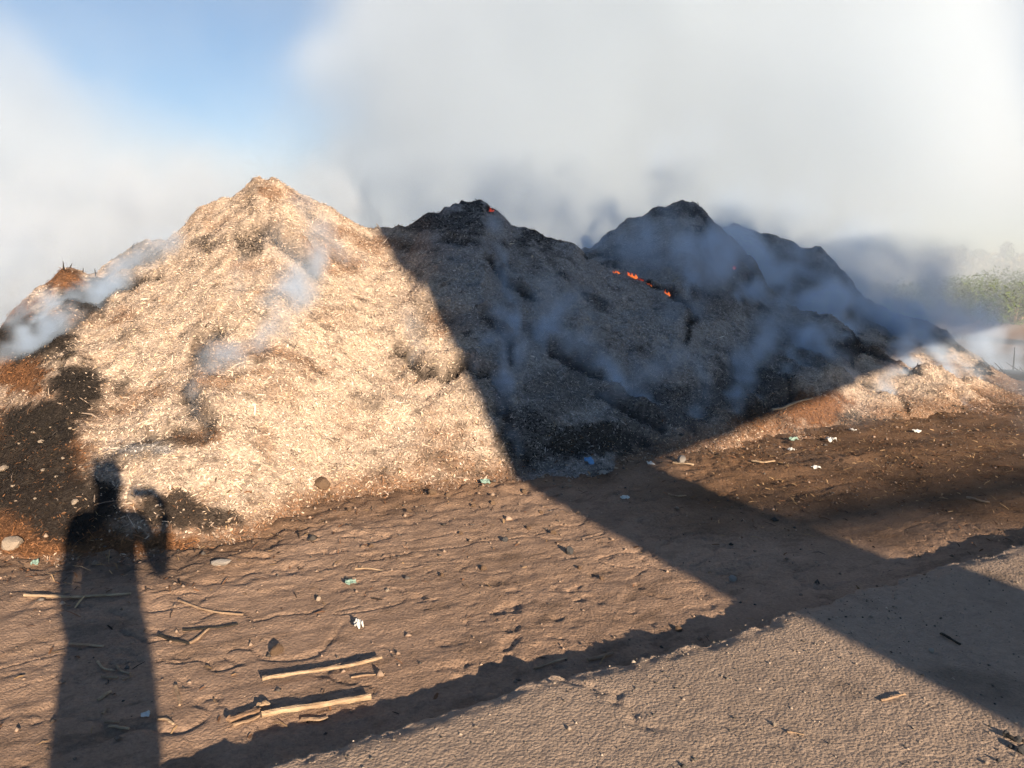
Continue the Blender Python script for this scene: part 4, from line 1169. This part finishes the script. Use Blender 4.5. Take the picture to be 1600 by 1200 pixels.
def smoke_volume(name, D, lo, hi, mat, label):
    """a fog grid from a density array D[z, y, x]"""
    nz, ny, nx = D.shape
    xs = np.linspace(lo[0], hi[0], nx); ys = np.linspace(lo[1], hi[1], ny); zs = np.linspace(lo[2], hi[2], nz)
    ZZ, YY, XX = np.meshgrid(zs, ys, xs, indexing='ij')
    me = bpy.data.meshes.new(name)
    me.vertices.add(D.size); me.vertices.foreach_set('co', np.stack([XX, YY, ZZ], -1).astype(np.float32).ravel())
    at = me.attributes.new('dens', 'FLOAT', 'POINT'); at.data.foreach_set('value', D.astype(np.float32).ravel())
    me.update()
    o = link(name, me, None, label, 'smoke', None, 'stuff')
    ng = bpy.data.node_groups.new(name + '_fog', 'GeometryNodeTree')
    ng.interface.new_socket('Geometry', in_out='INPUT', socket_type='NodeSocketGeometry'); ng.interface.new_socket('Geometry', in_out='OUTPUT', socket_type='NodeSocketGeometry')
    gi = ng.nodes.new('NodeGroupInput'); go = ng.nodes.new('NodeGroupOutput')
    vc = ng.nodes.new('GeometryNodeVolumeCube')
    vc.inputs['Min'].default_value = lo; vc.inputs['Max'].default_value = hi
    vc.inputs['Resolution X'].default_value = nx; vc.inputs['Resolution Y'].default_value = ny; vc.inputs['Resolution Z'].default_value = nz
    po_ = ng.nodes.new('GeometryNodeInputPosition')
    mr = ng.nodes.new('ShaderNodeMapRange'); mr.data_type = 'FLOAT_VECTOR'
    mr.inputs[7].default_value = lo; mr.inputs[8].default_value = hi; mr.inputs[9].default_value = (0, 0, 0); mr.inputs[10].default_value = (nx - 1, ny - 1, nz - 1)
    ng.links.new(po_.outputs[0], mr.inputs[6])
    rd_ = ng.nodes.new('ShaderNodeVectorMath'); rd_.operation = 'ADD'; rd_.inputs[1].default_value = (0.5, 0.5, 0.5); ng.links.new(mr.outputs[1], rd_.inputs[0])
    fl = ng.nodes.new('ShaderNodeVectorMath'); fl.operation = 'FLOOR'; ng.links.new(rd_.outputs[0], fl.inputs[0])
    dt = ng.nodes.new('ShaderNodeVectorMath'); dt.operation = 'DOT_PRODUCT'; dt.inputs[1].default_value = (1, nx, nx * ny); ng.links.new(fl.outputs[0], dt.inputs[0])
    si = ng.nodes.new('GeometryNodeSampleIndex'); si.data_type = 'FLOAT'; si.clamp = True
    na = ng.nodes.new('GeometryNodeInputNamedAttribute'); na.data_type = 'FLOAT'; na.inputs[0].default_value = 'dens'
    ng.links.new(gi.outputs[0], si.inputs['Geometry']); ng.links.new(na.outputs['Attribute'], si.inputs['Value']); ng.links.new(dt.outputs['Value'], si.inputs['Index'])
    ng.links.new(si.outputs[0], vc.inputs['Density'])
    sm = ng.nodes.new('GeometryNodeSetMaterial'); sm.inputs['Material'].default_value = mat
    ng.links.new(vc.outputs[0], sm.inputs[0]); ng.links.new(sm.outputs[0], go.inputs[0])
    md = o.modifiers.new('fog', 'NODES'); md.node_group = ng
    me.materials.append(mat)
    return o


WISP_GAIN = 4.6
BANK_GAIN = 0.30

# wisps: (photo pixels from foot to top, start radius, end radius, density, depth m or None = on the slope)
WISP = [
    ([(328, 690), (308, 650), (300, 610), (330, 585), (370, 560)], .06, .16, 2.0, None),
    ([(350, 565), (400, 548), (450, 505), (470, 450), (490, 400), (500, 350), (470, 305)], .16, .30, 1.1, None),
    ([(440, 480), (470, 420), (450, 370)], .2, .3, .5, None),
    ([(650, 565), (655, 540), (640, 490)], .08, .14, .9, None),
    ([(55, 505), (85, 478), (110, 455)], .08, .14, 3.0, None),
    ([(10, 560), (50, 545), (90, 510), (150, 455), (200, 410), (270, 375)], .12, .28, 1.4, None),
    ([(805, 705), (790, 650), (785, 605), (790, 560), (800, 500), (785, 440), (775, 385), (770, 340)], .08, .16, 1.5, None),
    ([(780, 590), (830, 540), (850, 490), (830, 440)], .15, .30, .7, None),
    ([(1035, 682), (1030, 645), (1000, 620), (965, 600), (930, 570), (900, 540)], .05, .24, 2.0, None),
    ([(960, 620), (1010, 600), (1060, 560)], .2, .3, .5, None),
    ([(1212, 628), (1225, 595), (1240, 555), (1270, 520)], .06, .25, 2.2, None),
    ([(1140, 650), (1150, 605), (1165, 560), (1200, 510)], .1, .35, 1.1, None),
    ([(1290, 560), (1250, 530), (1220, 500)], .25, .35, .6, None),
    ([(950, 380), (1000, 400), (1060, 420), (1120, 440)], .4, .5, .45, None),
    ([(1000, 350), (1050, 350), (1040, 330)], .2, .3, .5, None),
    ([(1060, 500), (1100, 450), (1150, 420)], .3, .5, .4, None),
    ([(1130, 420), (1200, 400), (1260, 420), (1300, 440)], .4, .6, .8, None),
    ([(1250, 485), (1320, 480), (1400, 500)], .3, .5, .9, None),
    ([(1412, 592), (1420, 560), (1400, 525), (1380, 480)], .10, .5, 1.4, None),
    ([(1385, 640), (1380, 610), (1395, 580)], .08, .2, .9, None),
    ([(1512, 642), (1490, 600), (1470, 560)], .05, .2, 1.4, None),
    ([(1300, 640), (1310, 610)], .08, .15, .8, None),
    ([(1565, 595), (1540, 560), (1500, 530), (1440, 500)], .12, .5, 1.2, 11.6),
    ([(1610, 605), (1580, 575), (1550, 545), (1510, 500)], .12, .6, 1.4, 11.2),
    ([(1480, 520), (1440, 470), (1400, 440), (1340, 420)], .5, .9, .5, 13.5),
    ([(602, 362), (588, 348), (565, 330), (545, 300)], .10, .4, 2.0, 9.5),
    ([(640, 365), (625, 325), (615, 290)], .3, .7, .2, 11.0),
    ([(690, 360), (680, 330), (690, 290)], .4, .8, .22, 11.0),
    ([(800, 370), (790, 320), (770, 270), (750, 230)], .5, 1.0, .3, 12.0),
    ([(900, 410), (880, 340), (850, 290)], .5, .9, .35, 11.5),
    ([(985, 350), (960, 320), (960, 290)], .3, .5, .6, 12.0),
    ([(1020, 340), (1040, 295), (1050, 260), (1060, 240)], .35, .65, .4, 12.2),
    ([(1120, 370), (1150, 340), (1200, 330), (1260, 330)], .4, .7, .35, 14.0),
    ([(1280, 410), (1360, 400), (1440, 420)], .5, 1.0, .5, 14.5),
    ([(-60, 470), (0, 430), (50, 410), (110, 395), (190, 370)], .6, .9, 1.6, 10.0),
    ([(-80, 420), (-20, 380), (60, 360), (150, 330), (250, 300)], .7, 1.0, .8, 11.5),
    ([(-40, 500), (20, 460), (60, 430), (40, 390)], .4, .7, 1.0, 9.5),
    ([(230, 385), (290, 350), (350, 310), (420, 280), (480, 270)], .4, .7, .5, 10.0),
    ([(440, 296), (480, 290), (530, 320)], .10, .25, .6, 8.9),
    ([(735, 600), (745, 560), (770, 520), (780, 480)], .05, .16, 1.0, None),
    ([(845, 560), (850, 530), (880, 500), (905, 460)], .06, .2, 1.0, None),
    ([(925, 570), (905, 530), (920, 500)], .06, .18, 1.0, None),
    ([(960, 660), (950, 630), (925, 600)], .04, .15, 1.4, None),
    ([(1060, 690), (1080, 650), (1100, 610), (1090, 570)], .05, .2, 1.1, None),
    ([(1170, 660), (1180, 620), (1170, 580)], .05, .18, 1.3, None),
    ([(1255, 600), (1250, 565), (1290, 530), (1310, 500)], .06, .25, 1.2, None),
    ([(1320, 560), (1310, 530), (1340, 505)], .06, .2, 1.0, None),
    ([(925, 400), (915, 375), (930, 350)], .05, .15, 1.5, None),
    ([(1060, 470), (1075, 440), (1060, 400), (1080, 370)], .06, .25, 1.0, None),
    ([(1150, 470), (1180, 440), (1230, 430)], .15, .35, .9, None),
    ([(1090, 400), (1120, 370), (1160, 360)], .15, .35, .8, None),
    ([(1340, 450), (1300, 420), (1250, 390), (1200, 370)], .3, .5, .7, None),
    ([(1460, 560), (1440, 520), (1400, 480), (1350, 450)], .2, .5, 1.0, None),
    ([(1530, 610), (1520, 580), (1480, 550)], .05, .25, 1.0, None),
    ([(1290, 630), (1300, 600), (1330, 585)], .05, .15, 1.0, None),
    ([(560, 420), (520, 390), (500, 360)], .12, .2, .5, None),
    ([(420, 560), (440, 520), (430, 480)], .12, .25, .7, None),
    ([(360, 470), (375, 440), (390, 410)], .1, .2, .4, None),
    ([(130, 500), (160, 460), (210, 420), (250, 390)], .12, .3, 1.3, None),
    ([(30, 540), (20, 500), (60, 470)], .12, .25, 1.6, None),
    ([(60, 470), (110, 420), (170, 390), (250, 360)], .3, .45, 1.0, 8.6),
]
lo, hi, vx = (-9.0, 4.4, -0.1), (11.2, 16.4, 5.4), 0.062
nx, ny, nz = [int(round((b - a) / vx)) + 1 for a, b in zip(lo, hi)]
gxs = np.linspace(lo[0], hi[0], nx, dtype=np.float32); gys = np.linspace(lo[1], hi[1], ny, dtype=np.float32); gzs = np.linspace(lo[2], hi[2], nz, dtype=np.float32)
D = np.zeros((nz, ny, nx), np.float32); DW = np.zeros_like(D)
for wi, (pts, r0, r1, de, dep) in enumerate(WISP):
    P = []
    for i, (u, v) in enumerate(pts):
        t = i / (len(pts) - 1); r = (r0 + (r1 - r0) * t) * (0.8 if dep is None else 1.0)
        if dep is None:
            p = to_surface(u, v); d = p - C0; L = np.linalg.norm(d); p = C0 + d * (1 - r * (0.15 + 0.9 * t) / L)
        else:
            d = ray(u, v); p = C0 + d * dep
        P.append((p, r))
    pm_ = np.array([p for p, r in P]); m = 2.6 * max(r0, r1)
    b0 = pm_.min(0) - m; b1 = pm_.max(0) + m
    i0, i1 = np.searchsorted(gxs, (b0[0], b1[0])); j0, j1 = np.searchsorted(gys, (b0[1], b1[1])); k0, k1 = np.searchsorted(gzs, (b0[2], b1[2]))
    if min(i1 - i0, j1 - j0, k1 - k0) < 1:
        continue
    ZZ, YY, XX = np.meshgrid(gzs[k0:k1], gys[j0:j1], gxs[i0:i1], indexing='ij')
    rm = (r0 + r1) / 2; fq = 0.55 / rm
    wX = XX + 1.15 * rm * fbm3(XX * fq, YY * fq, ZZ * fq, 3, 300 + wi, 0.65); wY = YY + 0.4 * rm * n3(XX * fq + 50, YY * fq, ZZ * fq, 310 + wi); wZ = ZZ + 0.9 * rm * fbm3(XX * fq + 90, YY * fq, ZZ * fq, 3, 320 + wi, 0.65)
    acc = np.zeros_like(XX)
    nseg = len(P) - 1
    for si, ((p, ra), (q, rb)) in enumerate(zip(P[:-1], P[1:])):
        d = (q - p).astype(np.float32); L = float(np.dot(d, d)) + 1e-6
        t = np.clip(((wX - p[0]) * d[0] + (wY - p[1]) * d[1] + (wZ - p[2]) * d[2]) / L, 0, 1)
        r2 = (wX - p[0] - t * d[0]) ** 2 + (wY - p[1] - t * d[1]) ** 2 + (wZ - p[2] - t * d[2]) ** 2
        rr = ra + (rb - ra) * t; tt = (si + t) / nseg
        acc = np.maximum(acc, np.exp(-r2 / (rr * rr * 0.55)) * (1 - 0.65 * tt))
    det = 0.5 + 1.0 * fbm3(XX * 1.3 / max(rm, .16), YY * 1.3 / max(rm, .16), ZZ * .85 / max(rm, .16), 4, 340 + wi, 0.62)
    acc = acc * np.clip(det * 1.7 - 0.25, 0.04, 2.2)
    (DW if dep is not None and pts[0][0] < 620 else D)[k0:k1, j0:j1, i0:i1] += np.where(acc > 0.03, acc - 0.03, 0) * de * WISP_GAIN * (1.0 if dep is not None else 1.35 if pts[0][0] < 720 else 1.75)
edge = np.minimum(np.minimum(sstep(lo[0], lo[0] + .6, gxs)[None, None], sstep(hi[0], hi[0] - .6, gxs)[None, None]), np.minimum(sstep(hi[1], hi[1] - .8, gys)[None, :, None], sstep(hi[2], hi[2] - .8, gzs)[:, None, None]))
# a thin veil hugging the burning flank
ZZ, YY, XX = np.meshgrid(gzs, gys, gxs, indexing='ij')
hs = np.maximum(bil(HZ, *[a.ravel().astype(float) for a in np.meshgrid(gxs, gys)]).reshape(ny, nx), 0)[None]
hh_ = ZZ - hs.astype(np.float32)
veil = np.exp(-np.maximum(hh_, 0) / 0.35) * (hh_ > -0.2) * np.clip(0.1 + 1.3 * fbm3(XX * .9 - ZZ * .5, YY * .9, ZZ * .7, 4, 390, 0.6), 0, 1.5)
reg = np.maximum(sstep(1.2, 2.6, XX) * sstep(8.2, 9.6, YY), 0.45 * sstep(-0.4, 0.6, XX) * sstep(5.8, 6.8, YY)) * sstep(11, 8, XX)
reg = np.maximum(reg, 0.9 * sstep(-4.0, -4.8, XX) * sstep(6.4, 7.2, YY))
D += veil * reg * 0.6
D *= edge; DW *= edge
smoke_volume('smoke_drift', DW, lo, hi, smoke_mat('white_smoke', (0.79, 0.86, 0.94), 0.0), 'whitish smoke drifting behind the sunlit peak and the left shoulder')
SM = smoke_mat('thin_smoke', (0.70, 0.83, 0.99), 0.0)
smoke_volume('smoke_wisps', D, lo, hi, SM, 'thin bluish smoke wisps curling up the slope of the heap')

# the great bank of smoke drifting behind the heap
lo, hi = (-34.0, 17.0, -0.5), (38.0, 40.0, 26.0); vx = 0.42
nx, ny, nz = [int(round((b - a) / vx)) + 1 for a, b in zip(lo, hi)]
gxs = np.linspace(lo[0], hi[0], nx, dtype=np.float32); gys = np.linspace(lo[1], hi[1], ny, dtype=np.float32); gzs = np.linspace(lo[2], hi[2], nz, dtype=np.float32)
ZZ, YY, XX = np.meshgrid(gzs, gys, gxs, indexing='ij')
wX = XX + 4.5 * fbm3(XX * .13, YY * .13, ZZ * .13, 4, 400, 0.6); wZ = ZZ + 4.5 * fbm3(XX * .13 + 30, YY * .13, ZZ * .13, 4, 410, 0.6)
top = np.interp(wX * (28 / YY) ** 0.6, [-40, -22, -18.5, -16, -13.5, -10, -7.5, -6, -4.5, -2, 12, 15, 18, 22, 40], [7.5, 7.2, 6.6, 5.0, 3.2, 2.6, 3.0, 4.4, 7.0, 17, 26, 14, 6.5, 3.5, 3]).astype(np.float32) * (0.3 + 0.7 * YY / 28)
B_ = np.maximum(sstep(5.0, -3.5, wZ - top), 0.05)
B_ = np.maximum(B_, 0.9 * sstep(5.5, 2.5, wZ) * sstep(-4, -9, XX))
det = np.clip(0.8 + 1.4 * fbm3(XX * .2, YY * .2, ZZ * .2, 4, 420, 0.62), 0.08, 2.2)
thin = 1 - 0.90 * sstep(11.5, 17.5, wX + 0.0 * YY - 0.0 * ZZ) * sstep(7.0, 2.0, wZ)        # clears towards the field
B_ = B_ * det * thin * sstep(lo[1], lo[1] + 4, YY) * sstep(hi[1], hi[1] - 5, YY) * sstep(lo[0], lo[0] + 4, XX) * sstep(hi[0], hi[0] - 5, XX) * sstep(hi[2], hi[2] - 2, ZZ)
B_ = np.where(B_ < 0.012, 0, B_) * BANK_GAIN
smoke_volume('smoke_bank', B_, lo, hi, smoke_mat('bank_smoke', (0.765, 0.845, 0.93), 0.0), 'great pale bank of smoke drifting up behind the heap')
